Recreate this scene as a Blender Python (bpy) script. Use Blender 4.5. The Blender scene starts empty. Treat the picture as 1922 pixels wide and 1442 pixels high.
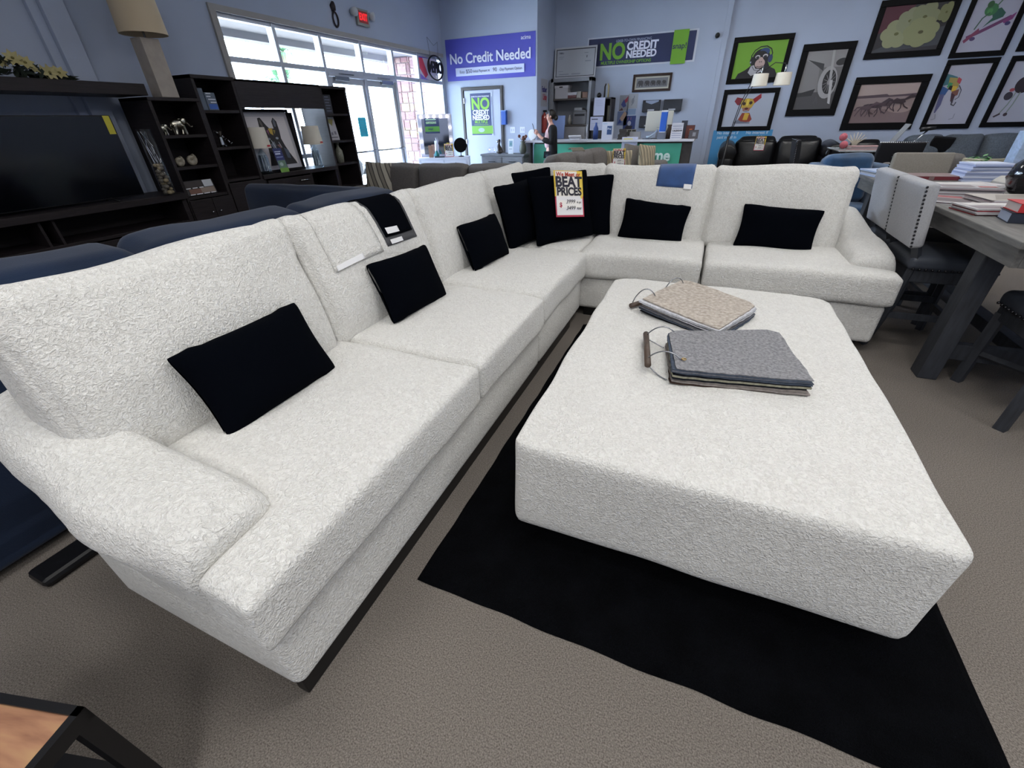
import bpy, math, random
from mathutils import Vector, Matrix, Euler, noise
from mathutils.bvhtree import BVHTree
random.seed(7)
PI = math.pi
sc = bpy.context.scene
C = sc.collection

# ---------------------------------------------------------------- camera
def make_camera():
    yaw, pitch, roll, F, H = 0.40936982, 0.55994100, -0.0269969728, 788.712333, 1.45
    f0 = Vector((-math.sin(yaw) * math.cos(pitch), math.cos(yaw) * math.cos(pitch), -math.sin(pitch)))
    r0 = Vector((math.cos(yaw), math.sin(yaw), 0)); u0 = r0.cross(f0)
    r = math.cos(roll) * r0 + math.sin(roll) * u0
    u = -math.sin(roll) * r0 + math.cos(roll) * u0
    cd = bpy.data.cameras.new('camera'); co = bpy.data.objects.new('camera', cd); C.objects.link(co)
    m = Matrix(((r.x, u.x, -f0.x, 0), (r.y, u.y, -f0.y, 0), (r.z, u.z, -f0.z, H), (0, 0, 0, 1)))
    co.matrix_world = m
    cd.sensor_fit = 'HORIZONTAL'; cd.sensor_width = 36.0; cd.lens = F / 1922 * 36.0
    cd.clip_start = 0.02; cd.clip_end = 300
    sc.camera = co
make_camera()

# ---------------------------------------------------------------- world, sun, ceiling lights, exposure
sc.view_settings.view_transform = 'Standard'; sc.view_settings.look = 'None'
sc.view_settings.gamma = 1.0; sc.view_settings.exposure = 0.0; sc.view_settings.use_curve_mapping = False
w = bpy.data.worlds.new('world'); sc.world = w; w.use_nodes = True
bg = w.node_tree.nodes['Background']
bg.inputs['Color'].default_value = (0.62, 0.78, 1.0, 1); bg.inputs['Strength'].default_value = 27.0
sd = bpy.data.lights.new('sun', 'SUN'); sd.energy = 9.0; sd.angle = 0.01; sd.color = (1, 0.96, 0.9)
so = bpy.data.objects.new('sun', sd); C.objects.link(so); so.rotation_euler = (math.radians(38), math.radians(-12), math.radians(30))
LIGHTS = [  # x, y, size x, size y, watts
    (0.6, 1.8, 1.2, 1.2, 43), (-1.6, 0.6, 1.2, 0.6, 26), (2.6, 4.2, 1.2, 1.2, 38), (0.0, 5.2, 1.2, 0.6, 24),
    (3.2, 8.2, 1.2, 1.2, 52), (0.6, 8.8, 1.2, 0.6, 46), (-2.6, 7.6, 1.2, 0.6, 30), (3.4, 0.5, 1.2, 1.2, 46), (0.5, -1.6, 1.2, 1.2, 60), (2.6, -3.0, 1.2, 1.2, 60), (-2.0, -2.6, 1.2, 1.2, 46)]
for (x, y, sx, sy, e) in LIGHTS:
    ld = bpy.data.lights.new('ceiling_light', 'AREA'); ld.shape = 'RECTANGLE'; ld.size = sx; ld.size_y = sy
    ld.energy = e; ld.color = (1.0, 0.985, 0.96)
    lo = bpy.data.objects.new('ceiling_light', ld); C.objects.link(lo); lo.location = (x, y, 3.84)

# ---------------------------------------------------------------- materials
_mats = {}
def srgb(h):
    if isinstance(h, str):
        h = h.lstrip('#'); v = [int(h[i:i + 2], 16) / 255 for i in (0, 2, 4)]
        return tuple(c / 12.92 if c <= 0.04045 else ((c + 0.055) / 1.055) ** 2.4 for c in v)
    return tuple(h)
def mat(name, color, rough=0.6, metal=0.0, noise_s=0, noise_amt=0.15, bump_s=0, bump_d=0.002, bump_str=0.6, color2=None,
        sheen=0, spec=0.5, emit=0, detail=3, coat=0, distort=0, stretch=None):
    if name in _mats: return _mats[name]
    m = bpy.data.materials.new(name); m.use_nodes = True; nt = m.node_tree; N = nt.nodes; L = nt.links
    b = N['Principled BSDF']; c = srgb(color)
    b.inputs['Base Color'].default_value = (*c, 1); b.inputs['Roughness'].default_value = rough
    b.inputs['Metallic'].default_value = metal; b.inputs['Specular IOR Level'].default_value = spec
    if sheen: b.inputs['Sheen Weight'].default_value = sheen; b.inputs['Sheen Roughness'].default_value = 0.6
    if coat: b.inputs['Coat Weight'].default_value = coat
    if emit:
        b.inputs['Emission Color'].default_value = (*c, 1); b.inputs['Emission Strength'].default_value = emit
    tc = None
    if noise_s or bump_s:
        tc = N.new('ShaderNodeTexCoord'); out = tc.outputs['Object']
        if stretch:
            mp = N.new('ShaderNodeMapping'); mp.inputs['Scale'].default_value = stretch; L.new(out, mp.inputs['Vector']); out = mp.outputs['Vector']
    if noise_s:
        n = N.new('ShaderNodeTexNoise'); n.inputs['Scale'].default_value = noise_s; n.inputs['Detail'].default_value = detail
        n.inputs['Distortion'].default_value = distort
        L.new(out, n.inputs['Vector'])
        r = N.new('ShaderNodeValToRGB'); r.color_ramp.elements[0].position = 0.3; r.color_ramp.elements[1].position = 0.7
        c2 = srgb(color2) if color2 else tuple(x * (1 - noise_amt) for x in c)
        r.color_ramp.elements[0].color = (*c2, 1)
        r.color_ramp.elements[1].color = (*(c if color2 else tuple(min(1, x * (1 + noise_amt)) for x in c)), 1)
        L.new(n.outputs['Fac'], r.inputs['Fac']); L.new(r.outputs['Color'], b.inputs['Base Color'])
    if bump_s:
        n2 = N.new('ShaderNodeTexNoise'); n2.inputs['Scale'].default_value = bump_s; n2.inputs['Detail'].default_value = 3
        n2.inputs['Distortion'].default_value = distort
        L.new(out, n2.inputs['Vector'])
        bp = N.new('ShaderNodeBump'); bp.inputs['Strength'].default_value = bump_str; bp.inputs['Distance'].default_value = bump_d
        L.new(n2.outputs['Fac'], bp.inputs['Height']); L.new(bp.outputs['Normal'], b.inputs['Normal'])
    _mats[name] = m; return m
def flat(h, rough=0.55):
    return mat('print_' + h.lstrip('#') + ('' if rough == 0.55 else '_g'), h, rough)

def sherpa():
    m = bpy.data.materials.new('white_sherpa'); m.use_nodes = True; N = m.node_tree.nodes; L = m.node_tree.links
    b = N['Principled BSDF']; b.inputs['Roughness'].default_value = 0.95; b.inputs['Specular IOR Level'].default_value = 0.15
    b.inputs['Sheen Weight'].default_value = 0.25; b.inputs['Sheen Roughness'].default_value = 0.7
    tc = N.new('ShaderNodeTexCoord')
    n = N.new('ShaderNodeTexNoise'); n.inputs['Scale'].default_value = 62; n.inputs['Detail'].default_value = 2.5; n.inputs['Distortion'].default_value = 1.6
    n.inputs['Roughness'].default_value = 0.6
    v = N.new('ShaderNodeTexNoise'); v.inputs['Scale'].default_value = 190; v.inputs['Detail'].default_value = 2
    L.new(tc.outputs['Object'], n.inputs['Vector']); L.new(tc.outputs['Object'], v.inputs['Vector'])
    ad = N.new('ShaderNodeMath'); ad.operation = 'MULTIPLY_ADD'; ad.inputs[1].default_value = 0.35
    L.new(v.outputs['Fac'], ad.inputs[0]); L.new(n.outputs['Fac'], ad.inputs[2])
    bp = N.new('ShaderNodeBump'); bp.inputs['Strength'].default_value = 0.8; bp.inputs['Distance'].default_value = 0.012
    L.new(ad.outputs[0], bp.inputs['Height']); L.new(bp.outputs['Normal'], b.inputs['Normal'])
    r = N.new('ShaderNodeValToRGB'); r.color_ramp.elements[0].position = 0.35; r.color_ramp.elements[1].position = 0.62
    r.color_ramp.elements[0].color = (0.66, 0.645, 0.61, 1); r.color_ramp.elements[1].color = (0.80, 0.79, 0.755, 1)
    L.new(n.outputs['Fac'], r.inputs['Fac']); L.new(r.outputs['Color'], b.inputs['Base Color'])
    return m
def glass(name='clear_glass', tint=(1, 1, 1), refl=0.08):
    if name in _mats: return _mats[name]
    m = bpy.data.materials.new(name); m.use_nodes = True; N = m.node_tree.nodes; L = m.node_tree.links
    for n in list(N):
        if n.type != 'OUTPUT_MATERIAL': N.remove(n)
    out = [n for n in N if n.type == 'OUTPUT_MATERIAL'][0]
    t = N.new('ShaderNodeBsdfTransparent'); t.inputs['Color'].default_value = (*tint, 1)
    g = N.new('ShaderNodeBsdfGlossy'); g.inputs['Roughness'].default_value = 0.03
    fr = N.new('ShaderNodeLayerWeight'); fr.inputs['Blend'].default_value = 0.12
    mx = N.new('ShaderNodeMixShader'); L.new(fr.outputs['Facing'], mx.inputs[0]); L.new(t.outputs[0], mx.inputs[1]); L.new(g.outputs[0], mx.inputs[2])
    L.new(mx.outputs[0], out.inputs['Surface']); _mats[name] = m; return m

M = dict(
    sherpa=sherpa(),
    wall=mat('blue_grey_wall_paint', '#a8b2c6', 0.85, bump_s=220, bump_d=0.001, noise_s=1.3, noise_amt=0.03),
    ceil=mat('ceiling_tile', '#d8dade', 0.9),
    carpet=mat('grey_brown_carpet', '#8c857e', 0.98, noise_s=230, color2='#57514b', bump_s=300, bump_d=0.005, bump_str=0.6, spec=0.1, detail=4),
    rug=mat('black_shag', '#07080b', 0.95, bump_s=260, bump_d=0.01, bump_str=0.9, spec=0.05, noise_s=9, noise_amt=0.35),
    blackfab=mat('black_velvet', '#04060c', 0.95, bump_s=300, bump_d=0.002, spec=0.03),
    alu=mat('brushed_aluminium', '#b9bfca', 0.45, metal=0.3),
    darkwood=mat('espresso_wood', '#221d20', 0.5, noise_s=6, noise_amt=0.3, stretch=(1, 1, 12), spec=0.3),
    tv=mat('tv_black_screen', '#05060a', 0.12, spec=0.5), blackpl=mat('black_plastic', '#0c0c0f', 0.4),
    navy=mat('navy_velvet', '#16263f', 0.85, sheen=0.15, bump_s=200, bump_d=0.002, noise_s=3, noise_amt=0.25, spec=0.1),
    grey=mat('charcoal_chenille', '#6f6b68', 0.9, bump_s=240, bump_d=0.003, noise_s=60, noise_amt=0.12, spec=0.1),
    greyblue=mat('slate_chenille', '#5c636b', 0.9, bump_s=240, bump_d=0.004, noise_s=50, noise_amt=0.2, spec=0.1),
    leather=mat('black_leather', '#0b0b0e', 0.32, bump_s=60, bump_d=0.003, spec=0.5),
    linen=mat('light_grey_linen', '#a6a7ab', 0.9, bump_s=350, bump_d=0.002, noise_s=120, noise_amt=0.08, spec=0.1),
    greige=mat('beige_linen', '#8d8880', 0.9, bump_s=350, bump_d=0.002, noise_s=120, noise_amt=0.1, spec=0.1),
    tabwood=mat('weathered_grey_wood', '#62615f', 0.6, noise_s=5, noise_amt=0.3, stretch=(8, 1, 8), bump_s=40, bump_d=0.001),
    legwood=mat('charcoal_wood', '#30333a', 0.6, noise_s=8, noise_amt=0.25, stretch=(6, 6, 1)),
    seatleather=mat('slate_leatherette', '#3a3f49', 0.5, bump_s=50, bump_d=0.002),
    teal=mat('teal_velvet', '#10436a', 0.8, sheen=0.25, noise_s=5, noise_amt=0.3, bump_s=200, bump_d=0.002),
    chrome=mat('polished_chrome', '#c8cacd', 0.15, metal=1.0), steel=mat('steel_wire', '#9a9da2', 0.25, metal=1.0),
    nail=mat('dark_nailhead', '#26262a', 0.3, metal=0.8), silver=mat('silver_figurine', '#c9c4b4', 0.28, metal=1.0),
    shade=mat('cream_linen_shade', '#c9b79a', 0.85, bump_s=300, bump_d=0.001), shadew=mat('off_white_shade', '#d6d0c2', 0.85),
    paper=flat('#e8e8ea'), glass=glass(), white=flat('#dcdfe4'),
)
# ---------------------------------------------------------------- mesh helpers
class MB:
    def __init__(s): s.v = []; s.f = []; s.m = []
    def add(s, vs, fs, m=0):
        o = len(s.v); s.v += [tuple(x) for x in vs]; s.f += [tuple(i + o for i in f) for f in fs]; s.m += [m] * len(fs); return s
    def box(s, x0, y0, z0, x1, y1, z1, m=0, M4=None):
        vs = [Vector((x, y, z)) for z in (z0, z1) for y in (y0, y1) for x in (x0, x1)]
        if M4: vs = [M4 @ v for v in vs]
        return s.add(vs, [(0, 2, 3, 1), (4, 5, 7, 6), (0, 1, 5, 4), (1, 3, 7, 5), (3, 2, 6, 7), (2, 0, 4, 6)], m)
    def tube(s, pts, r, n=8, m=0, cap=True):
        pts = [Vector(p) for p in pts]; rs = r if isinstance(r, (list, tuple)) else [r] * len(pts)
        prev = None; rings = []
        for i, p in enumerate(pts):
            t = (pts[min(i + 1, len(pts) - 1)] - pts[max(i - 1, 0)]).normalized()
            if prev is None:
                a = Vector((0, 0, 1)) if abs(t.z) < 0.9 else Vector((1, 0, 0)); prev = (a - t * a.dot(t)).normalized()
            else:
                prev = (prev - t * prev.dot(t))
                prev = prev.normalized() if prev.length > 1e-6 else t.orthogonal().normalized()
            q = t.cross(prev)
            rings.append([p + (prev * math.cos(2 * PI * k / n) + q * math.sin(2 * PI * k / n)) * rs[i] for k in range(n)])
        vs = [v for rg in rings for v in rg]; fs = []
        for i in range(len(pts) - 1):
            for k in range(n):
                fs.append((i * n + k, i * n + (k + 1) % n, (i + 1) * n + (k + 1) % n, (i + 1) * n + k))
        if cap: fs += [tuple(range(n))[::-1], tuple((len(pts) - 1) * n + k for k in range(n))]
        return s.add(vs, fs, m)
    def cyl(s, p0, p1, r0, r1=None, n=16, m=0): return s.tube([p0, p1], [r0, r0 if r1 is None else r1], n, m)
    def lathe(s, prof, c=(0, 0, 0), n=24, m=0, cap=True):
        vs = []; fs = []; k_ = len(prof)
        for (r, z) in prof:
            for k in range(n): vs.append((c[0] + r * math.cos(2 * PI * k / n), c[1] + r * math.sin(2 * PI * k / n), c[2] + z))
        for i in range(k_ - 1):
            for k in range(n): fs.append((i * n + k, i * n + (k + 1) % n, (i + 1) * n + (k + 1) % n, (i + 1) * n + k))
        if cap: fs += [tuple(range(n))[::-1], tuple((k_ - 1) * n + k for k in range(n))]
        return s.add(vs, fs, m)
    def sphere(s, c, r, n=12, m=0, sc3=(1, 1, 1)):
        prof = [(max(1e-4, math.sin(PI * i / n)) * r, -math.cos(PI * i / n) * r) for i in range(n + 1)]
        o = len(s.v); s.lathe(prof, (0, 0, 0), n * 2, m)
        for i in range(o, len(s.v)):
            v = s.v[i]; s.v[i] = (v[0] * sc3[0] + c[0], v[1] * sc3[1] + c[1], v[2] * sc3[2] + c[2])
        return s
    def prism(s, pts, z0, z1, m=0, M4=None):
        n = len(pts); vs = [Vector((x, y, z0)) for x, y in pts] + [Vector((x, y, z1)) for x, y in pts]
        if M4: vs = [M4 @ v for v in vs]
        return s.add(vs, [tuple(range(n))[::-1], tuple(range(n, 2 * n))] + [(i, (i + 1) % n, n + (i + 1) % n, n + i) for i in range(n)], m)
    def grid(s, fn, nu, nv, m=0):
        vs = [fn(i / nu, j / nv) for j in range(nv + 1) for i in range(nu + 1)]
        fs = [(j * (nu + 1) + i, j * (nu + 1) + i + 1, (j + 1) * (nu + 1) + i + 1, (j + 1) * (nu + 1) + i) for j in range(nv) for i in range(nu)]
        return s.add(vs, fs, m)
    def mesh(s, name, mats, smooth=False):
        me = bpy.data.meshes.new(name); me.from_pydata(s.v, [], s.f)
        for x in (mats if isinstance(mats, (list, tuple)) else [mats]): me.materials.append(x)
        me.polygons.foreach_set('material_index', s.m)
        if smooth: me.polygons.foreach_set('use_smooth', [True] * len(s.f))
        me.update(); return me
    def build(s, name, mats, parent=None, smooth=False, bevel=0, loc=None, rot=None, seg=2):
        o = bpy.data.objects.new(name, s.mesh(name, mats, smooth)); C.objects.link(o)
        if parent: o.parent = parent
        if loc is not None: o.location = loc
        if rot is not None: o.rotation_euler = rot
        if bevel:
            b = o.modifiers.new('bevel', 'BEVEL'); b.width = bevel; b.segments = seg; b.limit_method = 'ANGLE'; b.angle_limit = 0.7
        return o
def tag(o, label=None, cat=None, group=None, kind=None):
    if label: o['label'] = label
    if cat: o['category'] = cat
    if group: o['group'] = group
    if kind: o['kind'] = kind
    return o
def thing(name, label, cat, loc=(0, 0, 0), rz=0, group=None):
    o = bpy.data.objects.new(name, None); C.objects.link(o); o.location = loc
    o.rotation_euler = rz if isinstance(rz, (tuple, list)) else (0, 0, rz); o.empty_display_size = 0.1
    return tag(o, label, cat, group)
def struct(o): o['kind'] = 'structure'; return o
def dup(root, loc=None, rz=None, label=None, parent=None):
    c = root.copy(); C.objects.link(c); c.parent = parent
    if loc is not None: c.location = loc
    if rz is not None: c.rotation_euler = rz if isinstance(rz, (tuple, list)) else (0, 0, rz)
    if label: c['label'] = label
    for ch in [x for x in bpy.data.objects if x.parent == root]: dup(ch, parent=c)
    return c
def rbox(w, d, h, r=0.05, bulge=(0, 0, 0), n=12, lump=0, seed=0, pinch=0):
    """rounded soft box centred on the origin, faces bulged out by bulge (x,y,z)"""
    hw = (w / 2, d / 2, h / 2); ts = sorted(set([-1 + 2 * i / n for i in range(n + 1)]))
    def ax(L):
        e = min(0.98, r / L); base = [-1, -1 + e * 0.35, -1 + e * 0.7, -1 + e]
        mid = [(-1 + e) + (2 - 2 * e) * i / n for i in range(1, n)]
        return base + mid + [-x for x in base[::-1]]
    A = [ax(L) for L in hw]; mb = MB(); idx = {}
    def vid(i, j, k):
        key = (i, j, k)
        if key in idx: return idx[key]
        u = (A[0][i], A[1][j], A[2][k]); p = [u[a] * hw[a] for a in range(3)]
        q = [max(-(hw[a] - r), min(hw[a] - r, p[a])) for a in range(3)]
        dv = Vector((p[0] - q[0], p[1] - q[1], p[2] - q[2]))
        if dv.length > 1e-9: dv = dv.normalized() * r
        P = [q[0] + dv.x, q[1] + dv.y, q[2] + dv.z]
        for a in range(3):
            b, c = (a + 1) % 3, (a + 2) % 3
            P[a] += bulge[a] * u[a] * max(0, 1 - u[b] ** 2) ** 0.6 * max(0, 1 - u[c] ** 2) ** 0.6
        if pinch:
            k2 = pinch * (1 - u[0] ** 2) * 1.0
        if lump:
            nv = noise.noise_vector(Vector((P[0] * 3 + seed * 7.3, P[1] * 3 + seed, P[2] * 3)))
            P = [P[a] + nv[a] * lump for a in range(3)]
        idx[key] = len(mb.v); mb.v.append(tuple(P)); return idx[key]
    n0, n1, n2 = len(A[0]) - 1, len(A[1]) - 1, len(A[2]) - 1
    def q(a, b, c, d_): mb.f.append((a, b, c, d_)); mb.m.append(0)
    for i in range(n0):
        for j in range(n1):
            q(vid(i, j, n2), vid(i + 1, j, n2), vid(i + 1, j + 1, n2), vid(i, j + 1, n2)); q(vid(i, j + 1, 0), vid(i + 1, j + 1, 0), vid(i + 1, j, 0), vid(i, j, 0))
        for k in range(n2):
            q(vid(i, 0, k), vid(i + 1, 0, k), vid(i + 1, 0, k + 1), vid(i, 0, k + 1)); q(vid(i, n1, k + 1), vid(i + 1, n1, k + 1), vid(i + 1, n1, k), vid(i, n1, k))
    for j in range(n1):
        for k in range(n2):
            q(vid(n0, j, k), vid(n0, j + 1, k), vid(n0, j + 1, k + 1), vid(n0, j, k + 1)); q(vid(0, j, k + 1), vid(0, j + 1, k + 1), vid(0, j + 1, k), vid(0, j, k))
    return mb
def pillow_mb(w, h, t, ear=0.07, seed=0, n=16):
    """knife-edge pillow in the XZ plane, thickness along Y"""
    mb = MB()
    def side(sg):
        def fn(a, b):
            u = 2 * a - 1; v = 2 * b - 1
            u = math.sin(u * PI / 2); v = math.sin(v * PI / 2)
            cr_ = 0.035 * (abs(u) * abs(v)) ** 10
            ex = 1 - ear * (1 - v * v) * abs(u) ** 3 - cr_; ez = 1 - ear * (1 - u * u) * abs(v) ** 3 - cr_ * 1.4
            th = t / 2 * (max(0, 1 - abs(u) ** 3) ** 0.5) * (max(0, 1 - abs(v) ** 3) ** 0.5)
            th = th * (0.75 + 0.25 * (1 - u * u)) + 0.004
            nz = noise.noise(Vector((u * 1.7 + seed * 3.1, v * 1.7, seed)))
            nz2 = noise.noise(Vector((u * 5 + seed, v * 5, seed * 2.0)))
            return (u * w / 2 * ex, sg * (th + 0.012 * nz * (th / (t / 2))), v * h / 2 * ez + 0.006 * nz2 * abs(v))
        return fn
    mb.grid(side(-1), n, n); o = len(mb.f); mb.grid(side(1), n, n)
    for i in range(o, len(mb.f)): mb.f[i] = mb.f[i][::-1]
    return mb
def weld(o, d=0.0006):
    import bmesh
    bm = bmesh.new(); bm.from_mesh(o.data); bmesh.ops.remove_doubles(bm, verts=bm.verts, dist=d); bmesh.ops.recalc_face_normals(bm, faces=bm.faces)
    bm.to_mesh(o.data); bm.free(); return o
def soften(mb, name, mt, parent=None, voxel=0.022, it=14, disp=0.0, clip=None):
    """fuse a rough block-out into one soft upholstered surface"""
    me = mb.mesh('tmp', mt); o = bpy.data.objects.new('tmp', me); C.objects.link(o)
    m = o.modifiers.new('r', 'REMESH'); m.mode = 'VOXEL'; m.voxel_size = voxel
    s_ = o.modifiers.new('s', 'SMOOTH'); s_.factor = 0.5; s_.iterations = it
    dg = bpy.context.evaluated_depsgraph_get(); dg.update()
    me2 = bpy.data.meshes.new_from_object(o.evaluated_get(dg)); me2.name = name
    bpy.data.objects.remove(o)
    if disp:
        for v in me2.vertices: v.co += v.normal * disp * noise.noise(v.co * 3.5)
    me2.polygons.foreach_set('use_smooth', [True] * len(me2.polygons)); me2.update()
    if not me2.materials: me2.materials.append(mt)
    o2 = bpy.data.objects.new(name, me2); C.objects.link(o2)
    if parent: o2.parent = parent
    return o2
def text(s_, size, parent, loc, rot, mt, name='lettering', bold=0.0, align='CENTER', ext=0.0006, sx=1.0, shear=0):
    cu = bpy.data.curves.new('t', 'FONT'); cu.body = s_; cu.size = size; cu.align_x = align; cu.align_y = 'CENTER'; cu.extrude = ext
    cu.offset = bold * size; cu.shear = shear; cu.resolution_u = 4
    o = bpy.data.objects.new('t', cu); C.objects.link(o)
    dg = bpy.context.evaluated_depsgraph_get(); dg.update()
    me = bpy.data.meshes.new_from_object(o.evaluated_get(dg)); bpy.data.objects.remove(o)
    me.materials.clear(); me.materials.append(mt)
    if sx != 1.0:
        for v in me.vertices: v.co.x *= sx
    o2 = bpy.data.objects.new(name, me); C.objects.link(o2); o2.parent = parent; o2.location = loc; o2.rotation_euler = rot
    return o2
def art_mb(W, H, shapes, step=0.0006):
    """flat printed picture: layered colour shapes, origin bottom-left, lying in XY facing +Z; returns (MB, materials)"""
    mb = MB(); cols = []; z = 0
    def ci(c):
        if c not in cols: cols.append(c)
        return cols.index(c)
    for s_ in shapes:
        z += step; k = s_[0]; c = ci(s_[1])
        if k == 'r':
            x0, y0, x1, y1 = s_[2:6]; p = [(x0, y0), (x1, y0), (x1, y1), (x0, y1)]
        elif k == 'e':
            cx, cy, rx, ry = s_[2:6]; a = math.radians(s_[6]) if len(s_) > 6 else 0; asp = W / H
            p = []
            for i in range(20):
                t = 2 * PI * i / 20; ex = rx * math.cos(t); ey = ry * math.sin(t)
                X = ex * W; Y = ey * H; p.append((cx + (X * math.cos(a) - Y * math.sin(a)) / W, cy + (X * math.sin(a) + Y * math.cos(a)) / H))
        elif k == 'l':
            pts = s_[2]; wd = s_[3]; L_ = []; R_ = []
            P = [Vector((x * W, y * H, 0)) for x, y in pts]
            for i, q in enumerate(P):
                t = (P[min(i + 1, len(P) - 1)] - P[max(0, i - 1)]).normalized(); nn = Vector((-t.y, t.x, 0)) * wd * 0.5 * W
                L_.append(q + nn); R_.append(q - nn)
            vs = [(a.x, a.y, z) for a in L_] + [(a.x, a.y, z) for a in R_]; n = len(P)
            mb.add(vs, [(i + n, i + 1 + n, i + 1, i) for i in range(n - 1)], c); continue
        else: p = s_[2]
        mb.add([(x * W, y * H, z) for x, y in p], [tuple(range(len(p)))], c)
    return mb, [flat(c) for c in cols]
def art(name, parent, W, H, shapes, loc, rot, step=0.0006):
    mb, ms = art_mb(W, H, shapes, step); return mb.build(name, ms, parent, loc=loc, rot=rot)
RB = (PI / 2, 0, 0)          # faces -Y, reads left to right along +X
RL = (PI / 2, 0, PI / 2)     # faces +X, reads along +Y
# ================================================================ THE SETTING
XW = -5.87; YB = 10.2; YA = 11.38; YP = 11.44; HC = 3.9
WIN = [4.78, 5.655, 6.51, 7.44, 8.34, 9.2, 10.12]
struct(MB().box(-6.2, -4, -0.1, 6, 12, 0).build('floor', M['carpet']))
struct(MB().box(-6.2, -4, HC, 6, 12, HC + 0.1).build('ceiling', M['ceil']))
wl = MB().box(XW - 0.2, -4, 0, XW, WIN[0], HC).box(XW - 0.2, WIN[0], 2.67, XW, 10.2, HC).box(XW - 0.2, 10.14, 0, XW, 10.2, 2.67)
struct(wl.build('wall_left', M['wall']))
struct(MB().box(XW - 0.2, YB, 0, -3.67, 12, HC).build('wall_back', M['wall']))
struct(MB().box(-3.67, YA, 0, -0.24, 12, HC).build('wall_alcove', M['wall']))
struct(MB().box(-0.24, YP, 0, 6, 12, HC).build('wall_picture', M['wall']))
struct(MB().box(5.8, -4, 0, 6, YP, HC).build('wall_right', M['wall']))
struct(MB().box(-6.2, -4.2, 0, 6, -4, HC).build('wall_front', M['wall']))
# shallow pilasters left of the window, beads at the corners
struct(MB().box(XW, 2.90, 0, XW + 0.05, 2.98, HC).box(XW, 2.98, 0, XW + 0.10, 3.17, HC).build('trim_1', M['wall'], bevel=0.004))
struct(MB().box(-0.24, YA, 0, -0.14, YA + 0.07, HC).build('trim_2', M['wall'], bevel=0.006))
struct(MB().box(-5.86, YB - 0.012, 0, -5.44, YB, 0.09).box(-4.45, YB - 0.012, 0, -3.67, YB, 0.09).build('baseboard_back', flat('#2a2a2e')))
struct(MB().box(-0.14, YP - 0.012, 0, 5.8, YP, 0.09).build('baseboard_picture', flat('#2a2a2e')))
# window head trim
struct(MB().box(XW, 4.72, 2.655, XW + 0.03, 10.16, 2.72).box(XW, 4.72, 0, XW + 0.03, 4.80, 2.655).build('trim_3', mat('window_trim', '#9d9b98', 0.6)))
GL = M['glass']
def window(i, y0, y1, zrows):
    f = MB(); f.box(XW - 0.12, y0 - 0.028, 0.0, XW - 0.01, y0 + 0.028, 2.66)
    if i in (1, 6): f.box(XW - 0.12, (y0 if i == 1 else y1 - 0.03) - 0.0, 0, XW - 0.01, (y0 + 0.03 if i == 1 else y1 + 0.02), 2.66)
    for z in zrows: f.box(XW - 0.11, y0 + 0.028, z - 0.03, XW - 0.02, y1 - 0.028, z + 0.03)
    o = f.build('window_%d' % i, M['alu'], bevel=0.004); struct(o)
    zz = sorted(zrows)
    for a, b in zip(zz[:-1], zz[1:]):
        MB().box(XW - 0.07, y0 + 0.025, a + 0.025, XW - 0.062, y1 - 0.025, b - 0.025).build('glass_pane', GL, o)
    return o
window(1, WIN[0], WIN[1], [0.06, 1.05, 2.2, 2.64]); window(2, WIN[1], WIN[2], [0.06, 1.05, 2.2, 2.64])
window(3, WIN[2], WIN[3], [2.2, 2.64]); window(4, WIN[3], WIN[4], [2.2, 2.64])
window(5, WIN[4], WIN[5], [0.06, 2.2, 2.64]); window(6, WIN[5], WIN[6], [0.06, 2.2, 2.64])
def glass_door(i, y0, y1, hinge_left):
    f = MB(); s_ = 0.075
    f.box(XW - 0.09, y0, 0.02, XW - 0.04, y0 + s_, 2.12).box(XW - 0.09, y1 - s_, 0.02, XW - 0.04, y1, 2.12)
    f.box(XW - 0.09, y0 + s_, 2.03, XW - 0.04, y1 - s_, 2.12).box(XW - 0.09, y0 + s_, 0.02, XW - 0.04, y1 - s_, 0.24)
    d = struct(f.build('door_%d' % i, M['alu'], bevel=0.004))
    MB().box(XW - 0.068, y0 + s_, 0.24, XW - 0.062, y1 - s_, 2.03).build('glass_pane', GL, d)
    MB().tube([(XW - 0.04, y0 + 0.05, 1.03), (XW + 0.05, y0 + 0.07, 1.03), (XW + 0.05, y1 - 0.07, 1.03), (XW - 0.04, y1 - 0.05, 1.03)], 0.014, 8).build('push_bar', M['steel'], d, smooth=True)
    c = MB().box(XW - 0.035, y0 + (0.1 if hinge_left else 0.42), 2.07, XW + 0.02, y0 + (0.42 if hinge_left else 0.76), 2.13)
    a = y0 + 0.2 if hinge_left else y1 - 0.2
    c.box(XW + 0.005, min(a, a + (0.35 if hinge_left else -0.35)), 2.155, XW + 0.025, max(a, a + (0.35 if hinge_left else -0.35)), 2.17)
    c.build('door_closer', M['steel'], d, bevel=0.004)
glass_door(1, 6.56, 7.435, True); glass_door(2, 7.445, 8.31, False)
struct(MB().box(XW - 0.12, 6.54, 2.125, XW + 0.005, 8.33, 2.172).build('trim_4', M['alu'], bevel=0.003))

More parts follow.
